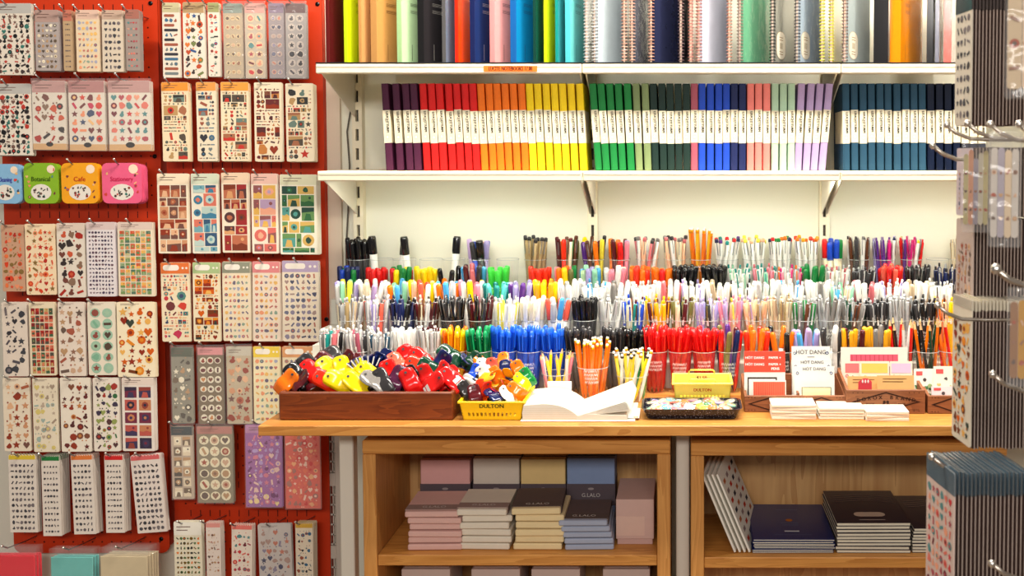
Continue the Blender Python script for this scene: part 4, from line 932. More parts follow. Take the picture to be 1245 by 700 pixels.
SCR = [scribble(CUPR, .075, 1.2, 3), scribble(CUPR, .07, 1.4, 4), scribble(CUPR, .08, 1.0, 2)]
SCT = scribble(CUPR, .068, 1.4, 3, 'Travel')
_pc = {}
def pen_meshes(kind, body, cap):
    k = (kind, body, cap)
    if k in _pc: return _pc[k]
    cb, cc = C(body), C(cap); parts = []; met = C('steel'); b = MB()
    if kind == 'gel':            # clear barrel with tinted cap end up
        r, L = .0056, .146
        b.lathe([(.001, 0), (r * .7, .012, cb), (r, .02, cb), (r, .098), (r * .8, .1)], 8, cb, 'plastic'); root_n = 'gel_pen'
        c = MB(); c.lathe([(r * 1.1, .094, cc), (r * 1.22, .097), (r * 1.2, .138), (r * .95, .144), (r * .4, L)], 8, cc, 'gloss'); c.box(-.0013, .0013, -r * 1.25 - .002, -r * 1.1, .103, .143, cc, 'gloss', .0005); parts.append(('cap', c))
    elif kind == 'tint':         # transparent coloured barrel, ball top
        r, L = .0055, .148
        b.lathe([(.001, 0), (r * .8, .012), (r, .02), (r, .10)], 8, cb, 'tinted'); b.lathe([(.0016, .004), (.0016, .1)], 5, C('charcoal'), 'plastic'); root_n = 'ballpoint_pen'
        c = MB(); c.lathe([(r * 1.05, .096), (r * 1.15, .105), (r * 1.15, .130), (r * .9, .137)], 8, cc, 'tinted', cap=False); c.lathe([(r * .95, .128), (r * 1.12, .136), (r * 1.0, .143), (r * .55, L)], 8, cc, 'gloss'); c.box(-.0013, .0013, -r * 1.25 - .002, -r * 1.1, .1, .138, cc, 'gloss', .0005); parts.append(('cap', c))
    elif kind == 'click':
        r, L = .0056, .147
        b.lathe([(.0008, 0), (r * .6, .008, met), (r * .9, .018, cb), (r, .05), (r, .098, cb), (r * 1.03, .1, cb), (r, .133, cb), (r * .7, .136, met), (r * .7, .137)], 8, cb, 'plastic')
        b.box(-.002, .002, -r - .0002, -r * .6, .085, .105, C('white'), 'paper'); root_n = 'click_pen'
        c = MB(); c.lathe([(r * .5, .136), (r * .5, L - .001), (r * .3, L)], 8, cc, 'gloss'); parts.append(('push_button', c))
        c = MB(); c.box(-.0016, .0016, -r - .0026, -r - .0012, .098, .134, cc, 'gloss', .0005); c.box(-.0014, .0014, -r - .0015, -r * .7, .128, .134, cc, 'gloss'); parts.append(('clip', c))
    elif kind == 'metalclip':
        r, L = .0054, .150
        b.lathe([(.0008, 0), (r * .9, .018), (r, .1, cb), (r, .138), (r * .9, .141)], 8, cb, 'gloss'); root_n = 'clip_pen'
        c = MB(); c.tube([(0, -r - .0014, .104), (0, -r - .0018, .143), (0, -r * .5, .1495), (0, 0, .148)], .0011, 5, C('silver'), 'metal'); parts.append(('clip', c))
        c = MB(); c.lathe([(r * .7, .141), (r * .6, L - .001)], 8, cc, 'plastic'); parts.append(('push_button', c))
    elif kind == 'marker':
        r, L = .0072, .142
        b.lathe([(.003, 0), (r, .01), (r, .098)], 10, cb, 'plastic'); root_n = 'felt_pen'
        c = MB(); c.lathe([(r * 1.02, .094), (r * 1.12, .096), (r * 1.0, .132), (r * .9, L - .002), (r * .6, L)], 10, cc, 'plastic'); c.box(-.0016, .0016, -r * 1.3, -r * .9, .1, .134, cc, 'plastic', .0005); parts.append(('cap', c))
    elif kind == 'fat':
        r, L = .0095, .150
        b.lathe([(.004, 0), (r, .012), (r, .108)], 12, cb, 'plastic'); root_n = 'thick_marker'
        c = MB(); c.lathe([(r * 1.02, .105), (r * 1.08, .107), (r * 1.05, .145), (r * .9, L)], 12, cc, 'gloss'); c.box(-.002, .002, -r * 1.3, -r * .9, .11, .146, cc, 'gloss', .0006); parts.append(('cap', c))
    elif kind == 'fine':         # plain body, small coloured end
        r, L = .0050, .150
        b.lathe([(.001, 0), (r, .012), (r, .1), (r, .1405)], 8, cb, 'plastic'); root_n = 'fineliner'
        c = MB(); c.lathe([(r * 1.02, .1405), (r * 1.0, L - .002), (r * .6, L)], 8, cc, 'plastic'); c.box(-.001, .001, -r - .0022, -r - .001, .108, .142, C('steel'), 'metal'); parts.append(('cap', c))
    elif kind == 'pencil':       # eraser or dipped end up
        r, L = .0038, .172
        b.lathe([(.0008, 0), (r, .02), (r, L - .014, cb), (r * 1.02, L - .0135, C((196, 150, 70))), (r * 1.02, L - .005, C('white')), (r * .7, L)], 6, cb, 'gloss', smooth=False); root_n = 'pencil'
        b.lathe([(r * 1.08, L - .013), (r * 1.08, L - .006)], 8, cc, 'metal')
    elif kind == 'sharp':        # sharpened tip up
        r, L = .0038, .168
        b.lathe([(r, 0), (r, L - .018, C((222, 184, 132))), (.0012, L - .004, cc), (.0004, L)], 6, cb, 'gloss', smooth=False); root_n = 'pencil'
    _pc[k] = (root_n, b.mesh(root_n), [(n, m.mesh(n)) for n, m in parts], L); return _pc[k]
NICE = dict(gel='gel pen', tint='clear-barrel ballpoint', click='click pen', metalclip='wire-clip pen', marker='felt pen', fat='thick marker', fine='fineliner', pencil='pencil', sharp='sharpened pencil')
EN = {'neon_green': 'neon green', 'bottle_green': 'dark green', 'pale_green': 'pale green', 'pale_mint': 'pale mint', 'petrol': 'petrol blue'}
def fill(cx, cy, z, pens, label_cup, group, tw=None, zs=1.0, rimr=.0228, baser=.0165, h=CUPH, spread=1.0):
    """pens: list of (kind, body, cap); leaning outwards against the rim, a few in the middle"""
    n = len(pens); no = min(n, 10 if n < 14 else 12); ph = R.random() * 6; tw = R.uniform(-.9, .9) if tw is None else tw
    for i, (kind, body, cap) in enumerate(pens):
        nm, me, prt, L = pen_meshes(kind, body, cap); big = kind in ('fat', 'marker')
        if i < no:
            a = ph + 2 * math.pi * i / no; r1 = (rimr - (.004 if big else 0)) * spread; r0 = baser - (.002 if big else 0)
        else:
            a = ph + .5 + 2 * math.pi * (i - no) / max(1, n - no); r1 = rimr * .42 * spread; r0 = baser * .3
        t0 = Vector((cx + r0 * math.cos(a + tw), cy + r0 * math.sin(a + tw), z + .0034)); t1 = Vector((cx + r1 * math.cos(a), cy + r1 * math.sin(a), z + h))
        d = (t1 - t0).normalized(); q_ = Vector((0, 0, 1)).rotation_difference(d); spin = Matrix.Rotation(R.uniform(-.7, .7), 4, 'Z').to_quaternion()
        o = put(nm, me, t0); o.rotation_euler = (q_ @ spin).to_euler(); o.scale = (1, 1, zs * R.uniform(.965, 1.045))
        def nn(c_): return EN.get(c_, c_) if isinstance(c_, str) else 'pale'
        cn = nn(body) if body == cap or kind in ('pencil', 'sharp') else f'{nn(cap)}-topped {nn(body)}'
        tag(o, f'{cn} {NICE[kind]} in the {label_cup}', 'pencil' if kind in ('pencil', 'sharp') else 'pen', group)
        for pn, pm in prt: put(pn, pm, parent=o)
def seq(kind, n, *pairs):
    return [(kind,) + (pairs[i % len(pairs)] if isinstance(pairs[i % len(pairs)], tuple) else (pairs[i % len(pairs)],) * 2) for i in range(n)]
def cup_row(row, cups):
    y, z = ROWY[row], ROWZ[row]
    for i, (px, pens, wr, what) in enumerate(cups):
        yy = y + R.uniform(-.002, .002); x = P(px, 400, yy).x; nth = ORD[i + 1]
        r = root('pen_cup', (x, yy, z), f'cup of {what}, {nth} from left in the {row} row' if pens else f'empty clear cup, {nth} from left in the {row} row', 'cup', 'clear pen cups')
        put('cup_wall', CUPM, parent=r); put('rim', RIMM, parent=r); cw = r.children[0]
        if wr: put('handwriting', SCT if wr == 9 else SCR[wr - 1], parent=cw)
        fill(x, yy, z, pens, f'{nth} cup of the {row} row', f'pens in the {nth} cup of the {row} row')
WH = 'white'
A = [(437, seq('gel', 12, 'black'), 0, 'black gel pens'), (465, seq('fat', 1, (WH, 'black')), 0, 'one white marker'), (493, seq('fat', 2, (WH, 'black')), 0, 'two white markers'), (525, [], 0, ''), (553, seq('fat', 1, (WH, 'black')), 0, 'a black-capped marker'),
 (583, [('fat', 'black', 'black'), ('marker', 'lavender', 'lavender'), ('marker', 'blue', 'blue'), ('marker', 'gold', 'gold'), ('marker', 'blue', 'blue'), ('marker', 'lilac', 'lilac'), ('marker', 'blue', 'charcoal')], 0, 'blue, lilac and gold markers'),
 (618, [], 0, ''), (652, seq('fine', 12, ('tan', 'charcoal')), 0, 'tan fineliners'), (690, [('marker', 'green', 'green'), ('fine', 'tan', 'brown'), ('marker', 'orange', 'orange'), ('fine', 'maroon', 'maroon'), ('fine', 'maroon', 'maroon'), ('gel', 'scarlet', 'scarlet'), ('fine', 'cream', 'maroon'), ('fine', 'brown', 'brown'), ('gel', 'olive', 'olive')], 0, 'orange, maroon and green pens'),
 (722, [('fine', 'brown', 'brown'), ('gel', 'lemon', 'yellow'), ('gel', 'purple', 'purple'), ('fine', 'brown', 'brown'), ('gel', 'orange', 'orange'), ('gel', 'lemon', 'lemon'), ('fine', 'charcoal', 'charcoal'), ('gel', 'maroon', 'maroon')], 0, 'brown, yellow and purple pens'),
 (753, [('marker', 'orange', 'orange'), ('gel', 'maroon', 'maroon'), ('marker', 'red', 'red'), ('gel', 'pink', 'pink'), ('marker', 'purple', 'lavender'), ('fine', 'brown', 'brown'), ('marker', 'orange', 'orange'), ('gel', 'charcoal', 'charcoal')], 0, 'orange, red and purple pens'),
 (787, seq('fine', 9, ('rose', 'charcoal'), (WH, 'grey'), ('peach', 'rose')), 1, 'thin rose pens'), (821, seq('fine', 9, ('cream', 'grey'), ('peach', 'rose'), (WH, 'charcoal')), 1, 'thin cream and rose pens'),
 (852, seq('pencil', 10, ('gold', 'gold'), ('orange', 'gold')), 3, 'golden pencils'), (884, seq('fine', 10, (WH, 'teal'), (WH, 'red'), (WH, 'navy'), (WH, 'purple')), 0, 'white pens with teal and red ends'),
 (916, seq('fine', 10, (WH, 'peach'), (WH, 'lemon')), 0, 'white pens with peach ends'), (948, seq('fine', 10, (WH, 'green'), (WH, 'orange'), (WH, 'navy'), (WH, 'red')), 0, 'white pens with green and orange ends'),
 (980, seq('fine', 9, (WH, 'scarlet'), (WH, 'orange'), (WH, 'gold')), 0, 'white pens with red and orange ends'), (1011, seq('marker', 7, ('cream', 'blue'), ('cream', 'green'), ('cream', 'red')), 1, 'cream felt pens with primary caps'),
 (1043, seq('metalclip', 9, 'brown', 'charcoal', (WH, 'charcoal')), 0, 'brown wire-clip pens'), (1074, seq('metalclip', 9, 'purple', 'magenta', (WH, 'navy'), 'lavender'), 0, 'purple and magenta wire-clip pens'),
 (1107, seq('metalclip', 9, 'magenta', (WH, 'yellow'), 'red', 'purple'), 0, 'magenta, yellow and red wire-clip pens'), (1139, [], 0, ''), (1168, seq('metalclip', 7, 'tan', 'cream'), 0, 'tan wire-clip pens')]
cup_row('back', A)
B = [(425, seq('marker', 9, 'green', 'navy', 'blue', 'navy', 'blue'), 0, 'navy, blue and green felt pens'), (459, seq('marker', 9, 'red'), 0, 'red felt pens'), (489, seq('marker', 8, 'green', 'green', 'red', 'yellow'), 0, 'green, red and yellow felt pens'), (519, seq('marker', 9, 'yellow'), 0, 'yellow felt pens'),
 (548, seq('gel', 3, ('silver', 'black')), 0, 'black-topped silver pens'), (577, seq('gel', 9, 'maroon', 'rose', 'charcoal', ('navy', 'sky'), 'coral'), 0, 'maroon, rose and charcoal pens'), (607, seq('marker', 6, 'neon_green'), 0, 'neon green felt pens'), (657, seq('marker', 8, 'scarlet'), 0, 'scarlet felt pens'),
 (688, seq('marker', 8, 'pink', 'orange', 'yellow', 'olive', 'green'), 0, 'pink, orange and yellow felt pens'), (718, seq('marker', 8, 'mint', 'sky', 'pale_green', 'lavender'), 0, 'mint and sky blue felt pens'), (748, seq('marker', 8, 'pink', WH, WH), 0, 'white and pink felt pens'),
 (778, seq('marker', 8, 'orange', 'scarlet', 'orange'), 0, 'orange and scarlet felt pens'), (805, seq('marker', 8, 'orange', 'red', 'orange'), 0, 'orange and red felt pens'), (833, seq('gel', 12, 'black'), 0, 'black gel pens'), (868, seq('gel', 13, 'black'), 0, 'dense black gel pens'),
 (899, seq('click', 9, (WH, 'teal'), (WH, 'mint')), 0, 'teal-topped white pens'), (930, seq('click', 9, ('pink', 'rose'), (WH, 'teal'), ('mint', 'teal')), 0, 'pink and teal pens'), (960, seq('click', 8, ('pink', 'magenta'), (WH, 'silver'), ('silver', 'orange')), 0, 'pink and white pens'),
 (988, seq('gel', 7, 'green', ('cream', 'green')), 0, 'green pens'), (1018, seq('click', 10, (WH, 'silver'), (WH, 'rose')), 0, 'white click pens'), (1050, seq('click', 10, ('charcoal', 'silver'), ('black', 'charcoal')), 2, 'charcoal click pens'),
 (1082, seq('gel', 12, 'red', 'coral'), 1, 'bright red pens'), (1115, seq('metalclip', 10, 'black', 'charcoal'), 2, 'black wire-clip pens'), (1149, seq('click', 10, ('navy', 'silver'), ('navy', 'charcoal')), 0, 'navy click pens')]
cup_row('fourth', B)
Cc = [(424, seq('gel', 9, ('green', 'mint'), (WH, 'lemon'), ('lavender', 'lavender'), ('cream', WH)), 0, 'pastel green and cream pens'), (454, seq('gel', 9, ('cream', 'cream'), (WH, 'lilac'), ('peach', WH)), 0, 'cream and lilac pens'), (484, seq('gel', 9, (WH, WH), ('peach', 'orange'), (WH, 'sky'), ('mint', 'mint')), 0, 'white and peach pens'),
 (514, seq('gel', 9, ('coral', 'coral'), (WH, WH), ('yellow', 'yellow'), (WH, 'peach')), 0, 'white, coral and yellow pens'), (544, seq('gel', 9, (WH, 'sky'), (WH, WH), ('peach', 'orange')), 0, 'white and sky blue pens'), (574, seq('gel', 9, ('cream', 'yellow'), ('rose', 'pink'), (WH, WH)), 0, 'pink and yellow pens'),
 (604, seq('gel', 8, ('silver', 'aqua'), (WH, 'teal')), 0, 'aqua-capped pens'), (634, seq('gel', 9, (WH, 'lavender'), ('silver', 'purple')), 0, 'lavender-capped pens'), (664, seq('gel', 9, (WH, 'gold'), ('silver', 'yellow')), 0, 'gold-capped pens')]
ws = ['silver', 'sky', 'grey', 'white', 'rose', 'lavender', 'beige', 'charcoal']
for k, px in enumerate(range(693, 1150, 30)): Cc.append((px, seq('click' if k % 2 else 'gel', 9, (WH, WH), (WH, ws[k % 8]), (WH, WH)), 0, f'white pens with {ws[k % 8]} details'))
Cc[20] = (Cc[20][0], seq('click', 9, ('mint', WH), ('sky', WH), ('peach', WH)), 0, 'mint and sky click pens')
cup_row('third', Cc)
D_ = [(428, seq('click', 9, ('beige', 'silver'), ('silver', 'grey'), ('tan', 'silver')), 0, 'beige and silver click pens'), (459, seq('click', 9, ('coral', 'grey'), ('silver', WH), ('lavender', WH)), 0, 'coral and silver click pens'), (490, seq('click', 9, ('navy', 'navy'), ('black', 'black'), ('navy', 'black')), 0, 'navy and black click pens'),
 (519, seq('click', 9, ('brown', 'cream'), ('silver', WH), ('maroon', 'black')), 0, 'brown and silver click pens'), (550, seq('metalclip', 10, 'black', 'charcoal'), 0, 'black and charcoal pens'), (584, seq('metalclip', 10, 'maroon', 'black', 'charcoal'), 2, 'maroon and black pens'),
 (616, seq('click', 9, (WH, 'silver'), (WH, WH), ('lemon', WH)), 0, 'white and lemon click pens'), (648, seq('gel', 10, (WH, WH), ('silver', 'cream')), 0, 'white and silver gel pens'), (680, seq('gel', 9, (WH, 'silver'), (WH, 'sky'), (WH, 'coral')), 0, 'white gel pens with blue caps'),
 (711, seq('gel', 14, 'black'), 9, 'black travel pens'), (742, seq('metalclip', 9, 'silver', (WH, 'silver')), 0, 'silver wire-clip pens'), (771, seq('click', 9, ('blue', WH), ('cream', 'blue'), ('teal', 'maroon')), 0, 'blue and cream click pens'),
 (800, seq('click', 9, ('gold', 'yellow'), ('maroon', 'gold'), ('gold', 'gold')), 0, 'gold and maroon click pens'), (830, seq('click', 9, ('maroon', 'maroon'), ('olive', 'olive'), ('cream', 'cream')), 0, 'maroon, olive and cream click pens'), (860, seq('click', 9, ('lavender', 'lavender'), ('charcoal', 'olive'), ('lavender', WH)), 0, 'lavender and charcoal click pens'),
 (888, seq('click', 9, ('lilac', 'lavender'), ('peach', 'lemon'), ('pink', 'pink')), 0, 'lilac and peach click pens'), (918, seq('click', 9, ('peach', 'peach'), ('beige', 'lilac'), ('tan', 'silver')), 0, 'peach and beige click pens'), (948, seq('metalclip', 9, 'beige', 'tan', ('cream', 'beige')), 1, 'beige wire-clip pens'),
 (978, seq('click', 9, ('green', 'silver'), ('grey', 'silver'), ('brown', 'silver')), 0, 'green and grey click pens'), (1008, seq('metalclip', 9, 'silver', 'grey'), 1, 'grey and silver wire-clip pens'), (1037, seq('click', 9, ('grey', 'silver'), ('forest', 'silver'), ('brown', 'charcoal')), 1, 'grey and forest green click pens'),
 (1065, seq('click', 10, ('black', 'charcoal'), ('charcoal', 'silver')), 2, 'black and silver click pens'), (1093, seq('metalclip', 11, 'silver'), 2, 'polished silver pens'), (1121, seq('click', 10, ('black', 'black'), ('charcoal', 'charcoal')), 2, 'black click pens'), (1150, seq('click', 9, ('peach', 'brown'), ('yellow', 'yellow'), ('orange', 'grey')), 0, 'peach and yellow click pens')]
cup_row('second', D_)
E = [(404, seq('click', 10, ('teal', WH), ('rose', WH), ('black', WH), ('grey', WH)), 0, 'grey and rose pens with white labels'), (436, seq('click', 10, ('silver', WH), ('mauve', WH), ('charcoal', 'silver')), 0, 'silver and mauve pens with white labels'), (466, seq('click', 10, ('steel', WH), ('petrol', WH), ('silver', WH)), 0, 'steel and petrol blue pens'),
 (494, seq('gel', 9, (WH, WH), ('cream', WH)), 0, 'plain white gel pens'), (522, seq('metalclip', 12, ('silver', WH), (WH, 'maroon')), 0, 'clear and white clip pens'), (552, seq('tint', 12, ('amber', 'amber'), ('amber', 'yellow'), ('orange', 'orange')), 0, 'amber clear-barrel pens'), (582, seq('tint', 12, ('emerald', 'emerald')), 0, 'green clear-barrel pens'),
 (613, seq('tint', 13, 'cobalt'), 0, 'blue clear-barrel pens left'), (643, seq('tint', 13, 'cobalt'), 2, 'blue clear-barrel pens middle'), (673, seq('tint', 13, 'cobalt'), 0, 'blue clear-barrel pens right'), (703, seq('tint', 9, ('grey', 'charcoal')), 0, 'smoky clear-barrel pens'),
 (748, seq('tint', 11, ('grey', 'charcoal')), 0, 'smoky black-topped pens'), (773, seq('tint', 10, ('grey', 'black')), 0, 'smoky pens by the red ones'), (797, seq('tint', 13, 'ruby'), 1, 'red clear-barrel pens left'), (827, seq('tint', 13, 'ruby'), 2, 'red clear-barrel pens middle'), (856, seq('tint', 13, 'ruby'), 1, 'red clear-barrel pens right'),
 (886, seq('gel', 8, 'olive', 'navy', 'red', 'maroon', 'purple'), 2, 'olive, navy, red and purple pens'), (920, seq('gel', 8, ('orange', 'orange'), (WH, 'scarlet'), ('silver', 'orange')), 0, 'orange-capped pens'), (950, seq('gel', 5, ('black', 'black'), ('orange', 'orange'), (WH, 'orange')), 1, 'black and orange pens'),
 (980, seq('gel', 7, ('silver', 'lavender'), ('silver', 'sky'), ('grey', 'lilac')), 0, 'lilac-capped silver pens'), (1008, seq('gel', 6, (WH, WH), ('charcoal', 'charcoal')), 1, 'white and charcoal pens'), (1038, seq('gel', 6, ('maroon', 'maroon'), ('silver', 'gold'), ('charcoal', 'gold')), 1, 'maroon and gold-capped pens'),
 (1068, seq('gel', 6, ('steel', 'gold'), ('silver', 'grey'), ('tan', 'gold')), 2, 'tan and steel pens'), (1097, seq('sharp', 8, ('red', 'black'), ('black', 'black'), (WH, 'black')), 2, 'red, black and white pencils'), (1127, seq('sharp', 9, ('black', 'black'), ('forest', 'black'), ('orange', 'orange')), 0, 'black, green and orange pencils'), (1156, seq('sharp', 8, ('orange', 'orange'), ('red', 'red'), ('gold', 'black')), 0, 'orange and red pencils')]
cup_row('front', E)
# three tumblers in front of the rows
def tumbler(px, py_bot, r, rb, h, pens, label, group, name, scr=None, zs=1.0):
    g = G(px, py_bot, ZC); y = g.y + rb; x = P(px, py_bot, y).x
    q_ = root('tumbler', (x, y, ZC), label, 'cup', 'tumblers in front of the pen rows'); put('cup_wall', cup_mesh(h, r, rb, 24).mesh('cup_wall'), parent=q_); put('rim', rim_mesh(h, r, 28).mesh('rim'), parent=q_)
    if scr: put('handwriting', SCR[scr - 1], (0, -(r - CUPR) - .001, 0), parent=q_)
    fill(x, y, ZC, pens, name, group, rimr=r - .0048, baser=rb - .0055, h=h, zs=zs)
tumbler(677, 488, .034, .027, .06, seq('sharp', 9, ('yellow', 'yellow'), (WH, 'charcoal'), ('pink', 'red'), ('lemon', 'yellow')), 'wide clear tumbler of yellow and white pencils behind the open notebook', 'pencils in the wide tumbler', 'wide tumbler behind the notebook', zs=.62)
tumbler(721, 488, .036, .028, .075, seq('pencil', 26, ('orange', 'gold')), 'clear tumbler packed with orange pencils behind the open notebook', 'pencils in the orange pencil tumbler', 'tumbler of orange pencils', 2, zs=.76)
tumbler(769, 491, .036, .031, .06, seq('pencil', 22, ('yellow', 'charcoal'), (WH, 'gold'), ('green', 'charcoal'), ('lemon', 'gold'), (WH, 'charcoal')), 'clear tumbler packed with yellow, green and white pencils left of the speckled tray', 'pencils in the mixed pencil tumbler', 'tumbler of mixed pencils', zs=.66)

for i, x in enumerate((-0.52, 0.1, 0.6)):  # housings added to go with the added under-shelf lights, tucked behind the lip
    b = MB(); b.box(x - .28, x + .28, -.24, -.21, STRIPZ + .0005, STRIPZ + .0105, C((226, 220, 206)), 'powder', .002); nm_ = ['left', 'middle', 'right'][i]
    solo('added_light_strip', b, (x, -.225, STRIPZ + .0105), f'added slim cream light strip under the {nm_} board of the lower shelf', 'light strip', 'added light strips under the lower shelf')
# ------------------------------------------------------------------ walnut tray and plastic clips
def clip_parts(col, label=False):
    """a plastic bulldog clip: two rounded bent plates with levers and a spring between; lies along +X"""
    c = C(col); out = []; W = .0175
    prof = [(0, .0006), (.004, .003), (.012, .008), (.022, .0125), (.029, .0105), (.036, .0105), (.044, .013), (.051, .0155), (.055, .0165), (.057, .0168)]
    wid = [.86, .97, 1, 1, 1, 1, 1, .93, .74, .5]; ny = 6; t = .0024
    for sg in (1, -1):
        b = MB(); vs = []; n = len(prof)
        for s_ in (0, 1):
            for (x, z), w_ in zip(prof, wid):
                for q in range(ny + 1):
                    u = -1 + 2 * q / ny; rim = .0022 if abs(u) > .99 and s_ == 0 else 0
                    vs.append((x, u * W * w_, sg * (z + t * (1 - s_) - rim)))
        idx = lambda s_, i, q: (s_ * n + i) * (ny + 1) + q; fs = []
        for i in range(n - 1):
            for q in range(ny):
                a = (idx(0, i, q), idx(0, i + 1, q), idx(0, i + 1, q + 1), idx(0, i, q + 1)); d = (idx(1, i, q), idx(1, i, q + 1), idx(1, i + 1, q + 1), idx(1, i + 1, q))
                fs += [a, d]
            for q in (0, ny):
                e = (idx(0, i, q), idx(1, i, q), idx(1, i + 1, q), idx(0, i + 1, q)); fs.append(e if q == 0 else e[::-1])
        for i in (0, n - 1):
            for q in range(ny):
                e = (idx(0, i, q), idx(0, i, q + 1), idx(1, i, q + 1), idx(1, i, q)); fs.append(e if i == 0 else e[::-1])
        if sg < 0: fs = [f[::-1] for f in fs]
        b.add(vs, fs, c, 'gloss', True)
        b.add([(.049 + .0028 * math.cos(k), .0028 * math.sin(k), sg * .0182) for k in [i * math.pi / 4 for i in range(8)]], [tuple(range(8))] if sg > 0 else [tuple(range(8))[::-1]], C('charcoal'), 'plastic')
        lab_ = MB()
        if label and sg > 0: lab_.add([(.006, -.012, .0072), (.021, -.012, .0150), (.021, .004, .0150), (.006, .004, .0072)], [(0, 1, 2, 3)], C('white'), 'paper')
        out.append(('jaw', b.mesh('jaw'), lab_.mesh('paper_label') if lab_.v else None))
    b = MB(); b.M = Matrix.Translation((.027, 0, 0)) @ Matrix.Rotation(math.pi / 2, 4, 'X'); b.lathe([(.0045, -.0165), (.0056, -.0165), (.0056, .0165), (.0045, .0165)], 10, C('charcoal'), 'metal'); out.append(('spring_barrel', b.mesh('spring_barrel'), None))
    return out
_cl = {}
def clip(px, py, Y, col, word, where, scale=1.0, lab=False, wild=.35):
    """the lever end points up and outwards, the broad side of the plates faces the aisle"""
    k = (col, lab)
    if k not in _cl: _cl[k] = clip_parts(col, lab)
    p = P(px, py, Y); u = lambda: R.uniform(-wild, wild)
    dx = Vector((R.choice((-1, -1, .7)) * .75 + u(), .25 + u(), .55 + u())).normalized()
    nz = Vector((u() * 1.2, -.8 + u(), .75 + u())); nz = (nz - dx * nz.dot(dx)).normalized(); dy = nz.cross(dx)
    m = Matrix((dx, dy, nz)).transposed(); off = m @ Vector((.032 * scale, 0, 0))
    o = root('bulldog_clip', p - off, f'{word} plastic bulldog clip {where}', 'clip', 'plastic bulldog clips', m.to_euler()); o.scale = (scale,) * 3
    for n_, me, sb in _cl[k]:
        j_ = put(n_, me, parent=o)
        if sb: put('paper_label', sb, parent=j_)
gf = G(339, 511, ZC); YT0 = gf.y; TX0 = gf.x; TX1 = G(551, 511, ZC).x; YT1 = YT0 + 0.15; ZT = P(450, 476.5, YT0).z
r = root('wooden_tray', ((TX0 + TX1) / 2, YT0, ZC), 'long walnut tray heaped with plastic clips at the left of the counter', 'tray')
t = .009
b = MB(); b.box(TX0, TX1, YT0, YT0 + t, ZC + .0005, ZT, WHITE, 'walnut', .003); part('front_side', b, r)
b = MB(); b.box(TX0, TX1, YT1 - t, YT1, ZC + .0005, ZT, WHITE, 'walnut', .003); part('rear_side', b, r)
for xa, xb in ((TX0 + .0005, TX0 + t), (TX1 - t, TX1 - .0005)): b = MB(); b.box(xa, xb, YT0 + t, YT1 - t, ZC + .0005, ZT - .0005, WHITE, 'walnut', .002); part('end_side', b, r)
b = MB(); b.box(TX0 + t, TX1 - t, YT0 + t, YT1 - t, ZC + .001, ZC + .006, WHITE, 'walnut'); part('bottom', b, r)
HEAP = [(352, 464, 'orange', 'orange', 'at the left end of the walnut tray', 0), (369, 466, 'maroon', 'dark red', 'second from the left rim of the tray', 0), (380, 453, 'red', 'red', 'behind the dark red one at the tray left', 0), (396, 462, 'scarlet', 'scarlet', 'left of the yellow clips', 0),
 (397, 442, 'maroon', 'dark red', 'at the back left of the tray', 0), (375, 444, 'charcoal', 'charcoal', 'at the back left corner of the tray', 0), (408, 437, 'charcoal', 'charcoal', 'on top behind the yellow clips', 0), (398, 450, 'yellow', 'yellow', 'behind the scarlet one', 0), (411, 463, 'yellow', 'yellow', 'lowest of the yellow cluster', 0),
 (416, 450, 'yellow', 'yellow', 'topmost of the yellow cluster', 0), (432, 467, 'yellow', 'yellow', 'rightmost at the front of the yellow cluster', 0), (449, 455, 'yellow', 'yellow', 'beside the striped navy clips', 0), (433, 452, 'yellow', 'yellow', 'in the middle of the yellow cluster', 0), (424, 441, 'maroon', 'dark red', 'behind the yellow cluster', 0),
 (453, 466, 'grey', 'grey', 'in front of the striped navy clips', 0), (467, 464, 'charcoal', 'charcoal', 'at the front middle of the tray', 0), (484, 461, 'plum', 'plum', 'at the front middle of the tray', 0), (497, 457, 'black', 'black', 'left of the front red cluster', 0), (472, 453, 'red', 'red', 'behind the plum one', 0), (483, 445, 'coral', 'coral red', 'left of the tall red one', 0),
 (497, 434, 'red', 'red', 'standing tallest at the back of the tray', 0), (512, 438, 'red', 'red', 'right of the tallest one', 1), (500, 463, 'red', 'red', 'leftmost of the front right cluster', 0), (518, 456, 'red', 'red', 'in the middle of the front right cluster', 0), (530, 466, 'red', 'red', 'lowest of the front right cluster', 1), (520, 449, 'forest', 'dark green', 'between the navy and the red ones', 0),
 (539, 440, 'navy', 'navy', 'at the back right of the tray', 0), (546, 434, 'forest', 'dark green', 'behind the navy one at the right', 0), (540, 455, 'red', 'red', 'with white label near the right end', 1), (549, 462, 'red', 'red', 'with white label at the right end', 1), (508, 447, 'scarlet', 'scarlet', 'in the middle right of the tray', 0), (464, 440, 'navy', 'navy', 'at the back middle of the tray', 0), (360, 458, 'black', 'black', 'behind the orange one', 0)]
for px, py, c, wd, wh, lb in HEAP:
    f = (472 - py) / 40.0; clip(px, py, YT0 + .022 + .105 * max(0, min(1, f)), c, wd, wh, 1.04, lab=bool(lb))
for i in range(9):          # navy clips with white edges, fanned in an arc
    a = -0.9 + i * .225; px = 450 + 26 * math.sin(a); py = 455 - 17 * math.cos(a); p = P(px, py, YT0 + .08)
    o = root('bulldog_clip', p, f'navy white-edged clip, {ORD[i + 1]} from the left in the fanned arc behind the yellow clips', 'clip', 'fanned navy clips', (0, a, 0))
    b = MB(); b.box(-.003, .003, -.014, .014, -.016, .012, C('navy'), 'gloss', .0015); b.box(-.0042, .0042, -.0135, .0135, -.02, -.014, C('navy'), 'gloss', .001); put('body', b.mesh('body'), parent=o)
    b = MB(); b.box(-.0012, .0012, -.0148, -.0138, -.006, .0125, C('white'), 'paper'); put('white_edge', b.mesh('white_edge'), parent=o)

